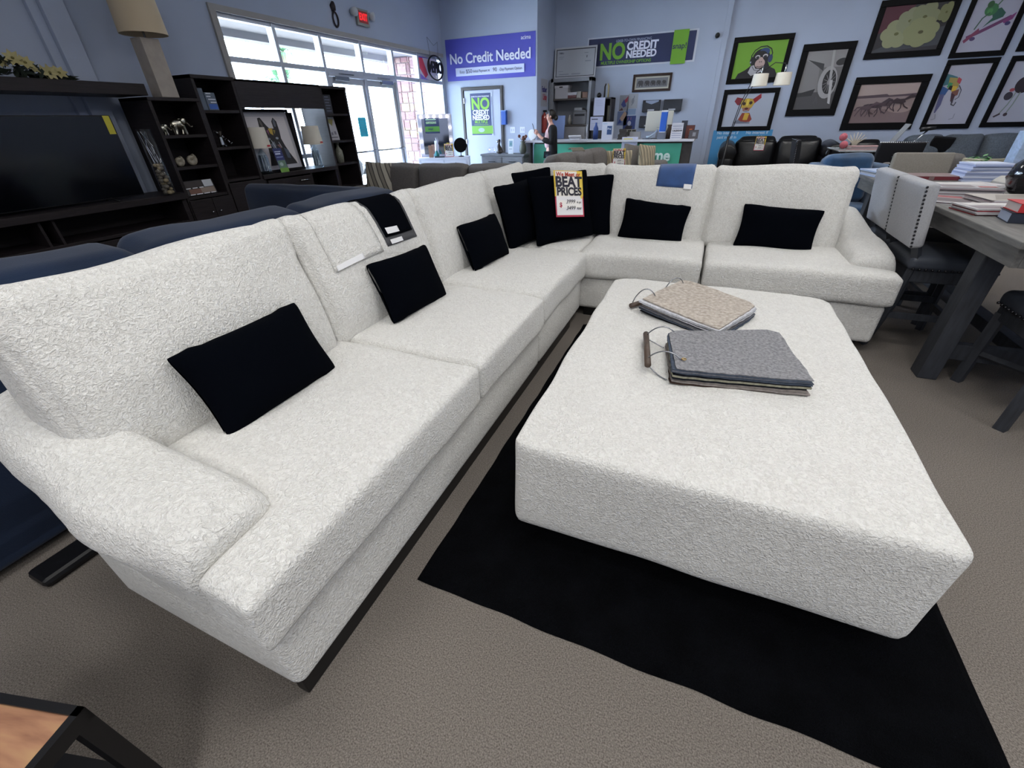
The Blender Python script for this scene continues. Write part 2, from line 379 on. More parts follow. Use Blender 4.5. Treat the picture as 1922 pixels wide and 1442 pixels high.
# office door in the back wall
dr = struct(MB().box(-5.40, YB - 0.02, 0.01, -4.52, YB - 0.001, 2.03).build('door_3', mat('pale_door_paint', '#a8b0c4', 0.5)))
struct(MB().box(-5.47, YB - 0.035, 0, -5.41, YB, 2.10).box(-4.51, YB - 0.035, 0, -4.45, YB, 2.10).box(-5.41, YB - 0.035, 2.04, -4.51, YB, 2.10)
       .build('trim_5', mat('dark_door_casing', '#2c2624', 0.45), bevel=0.006))
MB().sphere((-4.59, YB - 0.07, 1.05), 0.03).cyl((-4.59, YB - 0.02, 1.05), (-4.59, YB - 0.06, 1.05), 0.012).build('door_knob', M['steel'], dr, smooth=True)
h = MB()
for z in (0.3, 1.0, 1.8): h.box(-5.415, YB - 0.045, z, -5.395, YB - 0.03, z + 0.1)
h.build('hinge', M['steel'], dr)

# outdoors
struct(MB().box(-80, -40, -0.15, XW - 0.2, 60, -0.02).build('pavement', mat('pale_concrete', '#cfccc6', 0.9, noise_s=2, noise_amt=0.08)))
struct(MB().box(-8.6, 0, 3.0, XW - 0.2, 20, 3.3).box(-8.9, 0, 2.88, -8.6, 20, 3.6).box(-7.6, 0, 2.96, -7.52, 20, 3.0).build('trim_6', mat('stucco_soffit', '#5a5654', 0.9)))
def stone_col():
    t = thing('stone_pillar', 'pinkish stone clad pillar standing outside the storefront windows', 'pillar', (-8.5, 12.6, 0))
    MB().box(-0.35, -0.35, 0, 0.35, 0.35, 3.0).build('core', mat('mortar', '#8a7c78', 0.9), t)
    s_ = MB(); rnd = random.Random(3)
    for face in range(2):
        z = 0.0
        while z < 2.9:
            hgt = rnd.choice((0.14, 0.2, 0.26)); a = -0.36
            while a < 0.36:
                wd = rnd.uniform(0.16, 0.34); b = min(0.37, a + wd)
                if face == 0: s_.box(0.35, a + 0.01, z + 0.01, 0.39, b - 0.01, min(2.98, z + hgt - 0.01), rnd.randrange(3))
                else: s_.box(a + 0.01, -0.39, z + 0.01, b - 0.01, -0.35, min(2.98, z + hgt - 0.01), rnd.randrange(3))
                a = b
            z += hgt
    s_.build('stone_cladding', [flat('#7d5a54'), flat('#6a4844'), flat('#8c7068')], t, bevel=0.01)
stone_col()
def palm(x, y, hgt, label, seed):
    rnd = random.Random(seed); t = thing('palm_tree', label, 'tree', (x, y, -0.02), 0)
    MB().tube([(0, 0, 0), (0.05, 0.1, hgt * 0.5), (0.0, 0.15, hgt)], [0.17, 0.13, 0.11], 10).build('trunk', flat('#7d6a58'), t, smooth=True)
    f = MB()
    for k in range(26):
        a = rnd.uniform(0, 2 * PI); up = rnd.uniform(-0.2, 1.0); L_ = rnd.uniform(1.0, 1.5)
        for q in range(7):
            a2 = a + (q - 3) * 0.16; d = Vector((math.cos(a2), math.sin(a2), up)).normalized(); s1 = d.cross(Vector((0, 0, 1))).normalized() * 0.04
            p0 = Vector((0, 0.15, hgt)); p1 = p0 + d * L_ * 0.55; p2 = p0 + d * L_ + Vector((0, 0, -0.35))
            f.add([p0, p1 - s1, p2, p1 + s1], [(0, 1, 2, 3)])
    f.build('fronds', flat('#3f6a45'), t)
palm(-20.5, 19.8, 4.6, 'taller fan palm beyond the parking lot, seen through the left glass door', 1)
palm(-19.5, 18.2, 3.2, 'shorter fan palm in front of the taller one, seen through the left glass door', 2)
def street_lamp():
    t = thing('parking_lamp', 'grey parking lot lamp post seen through the leftmost window', 'lamp post', (-16.0, 13.9, -0.02))
    MB().cyl((0, 0, 0), (0, 0, 4.75), 0.07, 0.05).build('pole', flat('#5c6470'), t, smooth=True)
    MB().cyl((0, 0, 4.75), (0.1, 0.5, 4.8), 0.03).box(-0.1, 0.5, 4.68, 0.2, 1.0, 4.84).build('lamp_head', flat('#5c6470'), t)
street_lamp()
def car():
    t = thing('car', 'silver car parked outside beyond the glass doors', 'car', (-12.0, 11.9, -0.02), 0.5)
    prof = [(-2.1, 0.35), (-2.15, 0.75), (-1.3, 0.95), (-0.7, 1.4), (0.9, 1.42), (1.6, 0.98), (2.1, 0.9), (2.15, 0.4)]
    R90 = Matrix.Rotation(PI / 2, 4, 'X')
    MB().prism(prof, -0.85, 0.85, 0, R90).build('body', mat('car_paint', '#b9bec4', 0.25, coat=0.6), t, bevel=0.08)
    MB().prism([(-0.95, 0.98), (-0.62, 1.34), (0.82, 1.36), (1.3, 1.0)], -0.86, 0.86, 0, R90).build('windows', M['tv'], t)
    for x in (-1.35, 1.35):
        for y in (-0.8, 0.8): MB().cyl((x, y - 0.1, 0.33), (x, y + 0.1, 0.33), 0.33, n=24).cyl((x, y - 0.11, 0.33), (x, y + 0.11, 0.33), 0.18, n=16, m=1).build('wheel', [M['blackpl'], M['steel']], t)
car()
def shrub(x, y, s_, label, seed, col='#7c7f9a'):
    rnd = random.Random(seed); f = MB()
    for k in range(260):
        d = Vector((rnd.gauss(0, 1), rnd.gauss(0, 1), abs(rnd.gauss(0, 1)))).normalized() * rnd.uniform(0.4, 1) * s_
        n = Vector((rnd.uniform(-1, 1), rnd.uniform(-1, 1), rnd.uniform(-1, 1))).normalized() * 0.09; q = n.orthogonal().normalized() * 0.05
        f.add([d - n, d + q, d + n, d - q], [(0, 1, 2, 3)])
    o = f.build('shrub', flat(col)); o.location = (x, y, 0.1); tag(o, label, 'shrub')
shrub(-17.5, 17.6, 0.9, 'low purple grey shrub across the parking lot behind the right glass door', 5)

# ================================================================ WHITE SECTIONAL
SH = M['sherpa']
def seat_poly(x0, x1, y0, y1): return [(x0, y0), (x1, y0), (x1, y1), (x0, y1)]
S = thing('sectional_sofa', 'large white boucle L-shaped sectional sofa with flared arms in the middle of the showroom', 'sofa', (0, 0, 0))
def rb(name, x0, y0, z0, x1, y1, z1, r=0.04, bulge=(0, 0, 0), n=12, lump=0.0, seed=0, rot=None, mt=None, parent=S):
    o = rbox(x1 - x0, y1 - y0, z1 - z0, r, bulge, n, lump, seed).build(name, mt or SH, parent, smooth=True)
    o.location = ((x0 + x1) / 2, (y0 + y1) / 2, (z0 + z1) / 2)
    if rot: o.rotation_euler = rot
    return o
# bases (module bodies)
for (x0, y0, x1, y1, k) in ((-1.62, 0.27, -0.80, 2.30, 0), (-1.62, 2.305, -0.80, 3.345, 1), (-1.62, 3.35, -0.845, 4.30, 2), (-0.84, 3.37, 1.26, 4.20, 3)):
    rb('base', x0, y0, 0.075, x1, y1, 0.345, 0.03, (0.004, 0.004, 0), 10)
for (x0, y0, x1, y1) in ((-1.70, 0.47, -1.60, 4.35), (-1.60, 4.18, 1.03, 4.35)):
    rb('back_frame', x0, y0, 0.08, x1, y1, 0.86, 0.035)
# plinth strips and feet
for (x0, y0, x1, y1) in ((-0.86, 0.285, -0.815, 3.1), (-0.78, 3.40, 1.16, 3.44)):
    MB().box(x0, y0, 0.0, x1, y1, 0.078).build('plinth', M['blackpl'], S, bevel=0.004)
for (x, y) in ((1.18, 3.48), (1.18, 4.1), (-1.55, 0.4), (-1.55, 4.2)):
    MB().cyl((x, y, 0), (x, y, 0.08), 0.03, 0.04).build('foot', M['blackpl'], S, smooth=True)
# seat cushions: T-shaped at the two ends so they wrap in front of the arms
def t_cushion(pts, seed):
    ya_, yb_ = min(p[1] for p in pts), max(p[1] for p in pts); xa_, xb_ = min(p[0] for p in pts), max(p[0] for p in pts)
    pts = [(p[0] + (0.005 if p[0] == xa_ else -0.005 if p[0] == xb_ else 0), p[1] + (0.005 if p[1] == ya_ else -0.005 if p[1] == yb_ else 0)) for p in pts]
    mb = MB().prism(pts, 0.345, 0.555)
    o = soften(mb, 'seat_cushion', SH, S, voxel=0.02, it=12, disp=0.012)
    cx = sum(p[0] for p in pts) / len(pts); cy = sum(p[1] for p in pts) / len(pts)
    me = o.data; xs = [v.co.x for v in me.vertices]; ys = [v.co.y for v in me.vertices]
    ax, bx, ay, by = min(xs), max(xs), min(ys), max(ys)
    for v in me.vertices:
        if v.co.z > 0.45:
            u = (v.co.x - ax) / (bx - ax) * 2 - 1; w_ = (v.co.y - ay) / (by - ay) * 2 - 1
            v.co.z += 0.022 * max(0, 1 - u * u) ** 0.6 * max(0, 1 - w_ * w_) ** 0.5
    return o
t_cushion([(-1.60, 0.49), (-0.955, 0.49), (-0.955, 0.235), (-0.755, 0.235), (-0.755, 1.41), (-1.60, 1.41)], 1)
t_cushion([(-1.60, 1.405), (-0.755, 1.405), (-0.755, 2.30), (-1.60, 2.30)], 2)
t_cushion([(-1.60, 2.30), (-0.765, 2.30), (-0.765, 3.36), (-1.60, 3.36)], 3)
t_cushion([(-1.60, 3.36), (-0.835, 3.36), (-0.835, 4.22), (-1.60, 4.22)], 4)
t_cushion([(-0.84, 3.32), (0.092, 3.32), (0.092, 4.18), (-0.84, 4.18)], 5)
t_cushion([(0.092, 3.32), (1.285, 3.32), (1.285, 3.52), (1.03, 3.52), (1.03, 4.18), (0.092, 4.18)], 6)
# arms: sloping saddle profile, outer side flared
def arm(side):
    # build along depth s: 0 front .. 1 back ; returns world verts.  side 0 = left run (front +X, outer -Y); 1 = right run (front -Y, outer +X)
    prof = [(0.0, 0.605), (0.10, 0.65), (0.25, 0.662), (0.42, 0.670), (0.56, 0.688), (0.68, 0.718), (0.80, 0.758), (0.92, 0.80), (1.0, 0.82)]
    mb = MB(); n = len(prof); L_ = 0.75
    ring = []
    for s_, zt in prof:
        d = s_ * L_; wi = 0.255; fl = 0.03 + 0.02 * math.sin(s_ * PI)
        # cross-section: outer bottom, outer upper (flared), top outer, top inner, inner bottom
        q = max(0.0, s_ - 0.45) / 0.55
        cs = [(0.02 + 0.02 * q, 0.09), (0.02 * q, 0.38), (-fl + 0.05 * q, zt - 0.10 - 0.07 * q), (-fl + 0.03 + 0.06 * q, zt - 0.02 - 0.06 * q), (0.06 + 0.05 * q, zt - 0.02 * q), (wi - 0.04, zt - 0.015), (wi, zt - 0.09), (wi - 0.02, 0.09)]
        ring.append([(c, d + 0.19 * s_ * max(0.0, z - 0.1) / 0.7, z) for c, z in cs])
    vs = []
    for r in ring:
        for (c, d, z) in r:
            if side == 0: vs.append((-0.945 - d, 0.262 + c, z))
            else: vs.append((1.258 - c, 3.53 + d, z))
    k = 8; fs = [tuple(range(k)), tuple(range((n - 1) * k, n * k))[::-1]]
    for i in range(n - 1):
        for j in range(k): fs.append((i * k + j, (i + 1) * k + j, (i + 1) * k + (j + 1) % k, i * k + (j + 1) % k))
    if side == 0: fs = [f[::-1] for f in fs]
    mb.add(vs, fs)
    return soften(mb, 'arm', SH, S, voxel=0.02, it=10, disp=0.012)
arm(0); arm(1)
# back cushions
BCL = []
def back_cushion(cx, cy, w, facing, h=0.60, t=0.21, lean=11, seed=0, z0=0.50, roll=0):
    o = rbox(w, t, h, 0.05, (0.010, 0.06, 0.012), 14, 0.02, seed).build('back_cushion', SH, S, smooth=True)
    # ears at the upper corners
    for v in o.data.vertices:
        u = abs(v.co.x) / (w / 2); q = v.co.z / (h / 2)
        if q > 0.6 and u > 0.8: v.co.z += 0.022 * (u - 0.8) * 5 * (q - 0.6) * 2.5; v.co.x *= 1.02
        if q > 0: v.co.y *= 1 - 0.25 * q
    o.location = (cx, cy, z0 + h / 2)
    rz = 0 if facing == 'Y' else PI / 2
    o.rotation_euler = Euler((math.radians(-lean), math.radians(roll), 0)).to_matrix().to_4x4().to_euler() if facing == 'Y' else (Matrix.Rotation(rz, 4, 'Z') @ Euler((math.radians(-lean), math.radians(roll), 0)).to_matrix().to_4x4()).to_euler()
    BCL.append(o); return o
bl1 = back_cushion(-1.64, 0.865, 0.99, 'X', seed=1, roll=0)
bl2 = back_cushion(-1.64, 1.83, 0.91, 'X', seed=2)
bl3 = back_cushion(-1.64, 2.80, 0.99, 'X', seed=3)
bl4 = back_cushion(-1.64, 3.72, 0.82, 'X', seed=4)
br5 = back_cushion(-1.23, 4.10, 0.80, 'Y', seed=5)
br6 = back_cushion(-0.39, 4.10, 0.88, 'Y', seed=6)
br7 = back_cushion(0.53, 4.10, 0.95, 'Y', seed=7)

# ---------------------------------------------------------------- ottoman, rug
def ottoman():
    xa, xb, ya, yb = -0.466, 0.818, 1.03, 2.98; pts = []
    for (cx, cy, r, a0) in ((xb, ya, 0.05, 270), (xb, yb, 0.16, 0), (xa, yb, 0.11, 90), (xa, ya, 0.05, 180)):
        sx = 1 if cx > 0 else -1; sy = 1 if cy > 2 else -1
        for k in range(7):
            a = math.radians(a0 + 15 * k); pts.append((cx - sx * r + r * math.cos(a), cy - sy * r + r * math.sin(a)))
    mb = MB().prism(pts, 0.10, 0.50)
    o = soften(mb, 'ottoman', SH, None, voxel=0.02, it=6, disp=0.010)
    for v in o.data.vertices:
        if v.co.z > 0.4:
            u = (v.co.x - 0.17) / 0.645; w_ = (v.co.y - 1.98) / 0.95
            v.co.z += 0.018 * max(0, 1 - u * u) ** 0.5 * max(0, 1 - w_ * w_) ** 0.5
            for a in (-0.5, 0, 0.5):
                for b in (-0.6, 0.0, 0.6):
                    d2 = ((u - a) * 0.645) ** 2 + ((w_ - b) * 0.95) ** 2
                    v.co.z -= 0.008 * math.exp(-d2 / 0.004)
        # edge draws in a little at the bottom
    tag(o, 'very large rectangular white boucle ottoman on the black rug', 'ottoman')
    for (x, y) in ((-0.38, 1.15), (0.72, 1.15), (-0.38, 2.82), (0.72, 2.82)):
        MB().cyl((x, y, 0.012), (x, y, 0.115), 0.03, 0.035).build('foot', M['blackpl'], o, smooth=True)
    return o
ottoman()
def rug():
    def fn(a, b):
        x = -0.722 + 1.73 * a; y = 0.722 + 2.47 * b
        e = min(a, 1 - a) * 1.7 + 0; e2 = min(b, 1 - b) * 2.47; k = min(1, min(e, e2) / 0.02)
        j = 0.008 * noise.noise(Vector((x * 6, y * 6, 1.0)))
        return (x + (j if a in (0, 1) else 0), y + (j if b in (0, 1) else 0), 0.002 + 0.016 * k + 0.004 * noise.noise(Vector((x * 4, y * 4, 0))) * k)
    mb = MB().grid(fn, 60, 80)
    tag(mb.build('area_rug', M['rug'], smooth=True), 'black shaggy area rug under the white ottoman', 'rug')
rug()

# ---------------------------------------------------------------- black throw pillows
def pillow(x, y, z, w, h, t, rot, label, seed, mt=None, group='black throw pillows on the white sectional'):
    o = weld(pillow_mb(w, h, t, seed=seed).build('throw_pillow', mt or M['blackfab'], smooth=True))
    o.location = (x, y, z); o.rotation_euler = rot
    tag(o, label, 'pillow', group); return o
def er(lean, face, roll=0):
    """face: heading of the pillow front in degrees about Z, 0 = faces -Y"""
    return (Matrix.Rotation(math.radians(face), 4, 'Z') @ Matrix.Rotation(math.radians(-lean), 4, 'X') @ Matrix.Rotation(math.radians(roll), 4, 'Y')).to_euler()
G_ = 'small black lumbar pillows'
def lum(*a): pillow(*a, group=G_)
pillow(-1.395, 0.90, 0.70, 0.52, 0.325, 0.15, er(24, 90, 0), 'small black lumbar pillow nearest the front left arm of the white sectional', 1, group=G_)
pillow(-1.40, 1.86, 0.71, 0.50, 0.325, 0.15, er(22, 88, 2), 'small black lumbar pillow on the middle left seat, below the draped fabric swatches', 2, group=G_)
pillow(-1.40, 2.80, 0.715, 0.50, 0.325, 0.15, er(22, 84, 0), 'small black lumbar pillow on the left run, next to the corner pillow pile', 3, group=G_)
pillow(-0.35, 3.87, 0.70, 0.54, 0.325, 0.15, er(15, 0, 5), 'small black lumbar pillow below the blue fabric swatch', 4, group=G_)
pillow(0.565, 3.87, 0.70, 0.55, 0.325, 0.15, er(15, 0, 3), 'small black lumbar pillow nearest the right arm of the white sectional', 5, group=G_)
G2 = 'large square black pillows in the corner'
pillow(-1.47, 3.80, 0.83, 0.55, 0.52, 0.14, er(14, 38, -4), 'large square black pillow at the back of the corner pile', 6, group=G2)
pillow(-1.36, 3.44, 0.80, 0.52, 0.50, 0.15, er(16, 72, -3), 'large square black pillow at the left of the corner pile', 7, group=G2)
pillow(-0.98, 3.90, 0.80, 0.54, 0.50, 0.14, er(14, 8, -2), 'large square black pillow at the right of the corner pile', 8, group=G2)
PF = pillow(-1.07, 3.60, 0.825, 0.57, 0.54, 0.15, er(14, 48, -3), 'large square black pillow in front of the corner pile, carrying a price sign', 9, group=G2)

def drape(cush, u0, u1, a0, a1, zc, name, mt, off=0.004, parent=None, flare=0.0, thick=0.003):
    bvh = BVHTree.FromPolygons([v.co for v in cush.data.vertices], [p.vertices for p in cush.data.polygons])
    nu, nv = 10, 20; pts = []
    for j in range(nv + 1):
        a = math.radians(a0 + (a1 - a0) * j / nv); d = Vector((0, -math.sin(a), math.cos(a)))
        for i in range(nu + 1):
            x = u0 + (u1 - u0) * i / nu; o = Vector((x, 0.02, zc)) + d * 1.0
            h, n, _, _ = bvh.ray_cast(o, -d)
            if h is None: h = Vector((x, 0.02, zc)) + d * 0.1; n = d
            pts.append(h + n * off)
    mb = MB(); k = nu + 1
    mb.add(pts, [(j * k + i, j * k + i + 1, (j + 1) * k + i + 1, (j + 1) * k + i) for j in range(nv) for i in range(nu)])
    o = mb.build(name, mt, parent, smooth=True)
    s_ = o.modifiers.new('s', 'SOLIDIFY'); s_.thickness = thick; s_.offset = 1
    return o
bpy.context.view_layer.update()
def place_on(cush, o): o.matrix_world = cush.matrix_basis.copy()
# swatches over the middle left cushion (local x runs along world +Y)
o = drape(bl2, -0.36, -0.03, -50, 62, -0.04, 'fabric_swatch', M['sherpa'], 0.005); place_on(bl2, o)
tag(o, 'white boucle fabric swatch draped over the second left back cushion', 'swatch')
t_ = drape(bl2, -0.35, -0.18, 54, 61, -0.04, 'label', M['paper'], 0.0125, o, thick=0.001); t_.matrix_parent_inverse = Matrix()
o = drape(bl2, 0.02, 0.31, -50, 58, -0.04, 'fabric_swatch', mat('dark_grey_suede', '#4b4c50', 0.9, bump_s=200), 0.004); place_on(bl2, o)
tag(o, 'dark grey fabric swatch under the black one on the second left back cushion', 'swatch')
drape(bl2, 0.05, 0.16, 51, 57, -0.04, 'label', M['paper'], 0.012, o, thick=0.001)
o = drape(bl2, 0.03, 0.285, -50, 47, -0.04, 'fabric_swatch', M['blackfab'], 0.010); place_on(bl2, o)
tag(o, 'black fabric swatch lying over the dark grey one on the second left back cushion', 'swatch')
drape(bl2, 0.05, 0.16, 38, 44.5, -0.04, 'label', M['paper'], 0.016, o, thick=0.001)
o = drape(br6, 0.01, 0.29, -50, 43, -0.04, 'fabric_swatch', mat('blue_suede', '#24487e', 0.85, noise_s=12, noise_amt=0.15, sheen=0.3), 0.005); place_on(br6, o)
tag(o, 'royal blue fabric swatch draped over the right-hand back cushion of the white sectional', 'swatch')
drape(br6, 0.225, 0.285, 38, 45, -0.04, 'label', M['paper'], 0.0115, o, thick=0.001)

# price signs
def price_sign(parent_m, label, W=0.215, H=0.285, scale=1.22, curve=0.02, price=True):
    t = thing('price_sign', label, 'sign'); t.matrix_world = parent_m
    W *= scale; H *= scale
    sh = [('r', '#d9b93a', 0, 0.45, 1, 1), ('r', '#b0304a', 0, 0, 1, 0.45), ('r', '#e9e4dc', 0.05, 0.45, 0.93, 0.985), ('r', '#e6e4e6', 0.04, 0.04, 0.96, 0.45),
          ('p', '#e2c44a', [(0.8, 0.985), (0.97, 0.985), (0.97, 0.4), (0.9, 0.4)]), ('r', '#efece6', 0.1, 0.2, 0.9, 0.36)]
    a = art('sheet', t, W, H, sh, (-W / 2, 0, -H), RB)
    text('We Meet or', H * 0.13, t, (0, -0.005, -H * 0.085), RB, flat('#b5402a'), bold=0.02, sx=0.95)
    text('BEAT', H * 0.30, t, (0, -0.005, -H * 0.25), RB, flat('#17142a'), bold=0.035, sx=1.0)
    text('PRICES', H * 0.235, t, (0, -0.005, -H * 0.455), RB, flat('#17142a'), bold=0.035, sx=0.92)
    if price:
        text('$', H * 0.14, t, (-W * 0.32, -0.005, -H * 0.74), RB, flat('#b0304a'), bold=0.02)
        text('3999', H * 0.12, t, (W * 0.02, -0.005, -H * 0.67), RB, flat('#17142a'), shear=0.3)
        text('3499', H * 0.12, t, (W * 0.02, -0.005, -H * 0.81), RB, flat('#17142a'), shear=0.3)
        text('6 pc', H * 0.07, t, (W * 0.33, -0.005, -H * 0.68), RB, flat('#17142a')); text('RAF', H * 0.07, t, (W * 0.33, -0.005, -H * 0.82), RB, flat('#17142a'))
    return t
mF = PF.matrix_basis @ Matrix.Translation((0.045, -0.088, 0.262)) @ Matrix.Rotation(math.radians(-6), 4, 'X') @ Matrix.Rotation(math.radians(8), 4, 'Y')
price_sign(mF, 'red and yellow BEAT PRICES sign hanging on the front corner pillow')

# ---------------------------------------------------------------- swatch books on the ottoman
def swatch_book(name_label, quad, zbase, sheets, handle, loops, seed):
    """quad: four corners (handle side first, counter-clockwise) ; sheets: (material, thickness, droop offset)"""
    rnd = random.Random(seed); cx = sum(p[0] for p in quad) / 4; cy = sum(p[1] for p in quad) / 4
    t = thing('swatch_book', name_label, 'fabric samples', (cx, cy, zbase)); z = 0.0
    for (mt, th, grow) in sheets:
        jit = [(rnd.uniform(-0.008, 0.008) + grow * (p[0] - cx), rnd.uniform(-0.008, 0.008) + grow * (p[1] - cy)) for p in quad]
        q = [Vector((p[0] - cx + j[0], p[1] - cy + j[1], 0)) for p, j in zip(quad, jit)]; ph = seed * 1.3 + z * 4
        def fn(a, b, zz, q=q, ph=ph):
            # rounded far corners
            p = (q[0] * (1 - a) + q[1] * a) * (1 - b) + (q[3] * (1 - a) + q[2] * a) * b
            c_ = 0.10 * abs(2 * a - 1) ** 9 * abs(2 * b - 1) ** 9 * a
            p = p * (1 - c_)
            wv = 0.006 * noise.noise(Vector((p.x * 6 + ph, p.y * 6, 0))) + 0.010 * (1 - b) ** 4
            return (p.x + 0.002 * math.sin(a * 40 + ph), p.y + 0.002 * math.sin(b * 35 + ph), zz + wv)
        mb = MB(); n = 12
        mb.grid(lambda a, b: fn(a, b, z + th), n, n)
        top = len(mb.v); mb.grid(lambda a, b: fn(a, b, z), n, n)
        k = n + 1; edge = [i for i in range(k)] + [j * k + n for j in range(1, k)] + [n * k + i for i in range(n - 1, -1, -1)] + [j * k for j in range(n - 1, 0, -1)]
        for i in range(len(edge)):
            a, b = edge[i], edge[(i + 1) % len(edge)]; mb.f.append((a, b, b + top, a + top)[::-1]); mb.m.append(0)
        mb.build('fabric_sheet', mt, t, smooth=False); z += th + 0.0012
    h0, h1 = [Vector((h[0] - cx, h[1] - cy, h[2] - zbase)) for h in handle]
    hb = MB().cyl(h0, h1, 0.014, n=16).build('handle', mat('walnut_handle', '#4f4036', 0.5, noise_s=30, noise_amt=0.3), t, smooth=True)
    for (p, q, up) in loops:
        p = Vector((p[0] - cx, p[1] - cy, p[2] - zbase)); q = Vector((q[0] - cx, q[1] - cy, q[2] - zbase)); pts = []
        for i in range(15):
            s_ = i / 14; pts.append(p.lerp(q, s_) + Vector((0, 0, up * math.sin(PI * s_) ** 0.7)))
        MB().tube(pts, 0.003, 6).build('binding_wire', M['steel'], t, smooth=True)
    return t
def fab(n, c, c2=None, s_=70): return mat('swatch_' + n, c, 0.95, noise_s=s_, noise_amt=0.2, color2=c2, bump_s=180, bump_d=0.003, spec=0.05)
tw = fab('taupe_boucle', '#c6beb4', '#9c9288', 55); lt = fab('light', '#c9cad0'); g1 = fab('grey', '#9a9a9d', '#707074', 90); g2 = fab('steelblue', '#4a525f')
g3 = fab('dark', '#1d1f25'); cr = fab('cream_nub', '#a8a592', '#7f7d6c', 60); br = fab('brown', '#3d302b'); mv = fab('mauve', '#8b8480'); g4 = fab('mid', '#666870')
near = [(0.012, 1.53), (-0.035, 1.93), (0.44, 2.14), (0.50, 1.66)]
near = [(0.02, 1.60), (-0.035, 1.96), (0.445, 2.17), (0.515, 1.70)]
t = swatch_book('near swatch book on the ottoman, topped by a grey woven sheet', near, 0.513,
    [(br, .004, .03), (mv, .006, .02), (mv, .004, .0), (g3, .008, -.02), (cr, .009, .01), (g3, .004, -.01), (g2, .004, .0), (g2, .004, 0.01), (g4, .004, .0), (g2, .004, .01), (g1, .004, .0)],
    [(-0.085, 1.655, 0.555), (-0.135, 1.985, 0.545)], [((-0.093, 1.70, .56), (0.05, 1.68, .576), .045), ((-0.13, 1.95, .55), (0.0, 1.955, .575), .045),
     ((-0.09, 1.69, .545), (0.0, 1.62, .52), -.012), ((-0.12, 1.92, .55), (-0.04, 1.88, .535), 0.0)], 11)
g = MB(); g.tube([(0.05 - 0.235 + 0.008 * math.cos(a * PI / 8), 1.68 - 1.8575 + 0.008 * math.sin(a * PI / 8), 0.083) for a in range(17)], 0.0022, 6)
g.build('eyelet', mat('brass', '#b99a5a', 0.3, metal=1), t, smooth=True)
far = [(-0.205, 2.33), (-0.01, 2.76), (0.385, 2.47), (0.19, 2.08)]
swatch_book('far swatch book on the ottoman, topped by a taupe boucle sheet', far, 0.513,
    [(g3, .005, .02), (g4, .006, .01), (g2, .005, .03), (g1, .006, .01), (g4, .005, .02), (mv, .006, .0), (lt, .005, .02), (g1, .005, .01), (lt, .006, .05), (lt, .004, .04), (tw, .007, .0)],
    [(-0.27, 2.37, 0.53), (-0.17, 2.50, 0.535)], [((-0.265, 2.40, .54), (-0.14, 2.40, .575), .07), ((-0.12, 2.60, .54), (-0.01, 2.68, .578), .07)], 12)

# ---------------------------------------------------------------- side table bottom left
def side_table():
    t = thing('side_table', 'low table with a striped wood top in a black metal frame, bottom left corner', 'side table', (-1.19, -0.295, 0), math.radians(15))
    # local: near-right corner ends about (-0.92, 0.0)
    L_, W_ = 0.33, 0.22
    MB().box(-L_ + 0.015, -W_ + 0.015, 0.47, L_ - 0.015, W_ - 0.015, 0.494).build('table_top', plank, t)
    fr = MB()
    for (a, b, c, d) in ((-L_, -W_, L_, -W_ + 0.016), (-L_, W_ - 0.016, L_, W_), (-L_, -W_, -L_ + 0.016, W_), (L_ - 0.016, -W_, L_, W_)): fr.box(a, b, 0.462, c, d, 0.50)
    fr.build('rim', M['blackpl'], t)
    for sx in (-1, 1):
        for sy in (-1, 1):
            MB().box(sx * (L_ - 0.016) - 0.016, sy * (W_ - 0.016) - 0.016, 0, sx * (L_ - 0.016) + 0.016, sy * (W_ - 0.016) + 0.016, 0.462).build('leg', M['blackpl'], t)
    MB().box(-L_, -W_, 0.12, L_, W_, 0.14).build('lower_shelf', M['blackpl'], t)
def plankmat():
    m = bpy.data.materials.new('striped_acacia'); m.use_nodes = True; N = m.node_tree.nodes; L = m.node_tree.links; b = N['Principled BSDF']
    b.inputs['Roughness'].default_value = 0.5; tc = N.new('ShaderNodeTexCoord'); mp = N.new('ShaderNodeMapping'); mp.inputs['Scale'].default_value = (2.2, 14, 1)
    n = N.new('ShaderNodeTexNoise'); n.inputs['Scale'].default_value = 1.6; n.inputs['Detail'].default_value = 4; n.inputs['Distortion'].default_value = 0.4
    L.new(tc.outputs['Object'], mp.inputs['Vector']); L.new(mp.outputs['Vector'], n.inputs['Vector'])
    r = N.new('ShaderNodeValToRGB'); e = r.color_ramp.elements; e[0].position = 0.3; e[0].color = (*srgb('#6d4334'), 1); e[1].position = 0.68; e[1].color = (*srgb('#b79468'), 1)
    x = e.new(0.5); x.color = (*srgb('#a3775a'), 1); L.new(n.outputs['Fac'], r.inputs['Fac']); L.new(r.outputs['Color'], b.inputs['Base Color']); return m
plank = plankmat()
side_table()

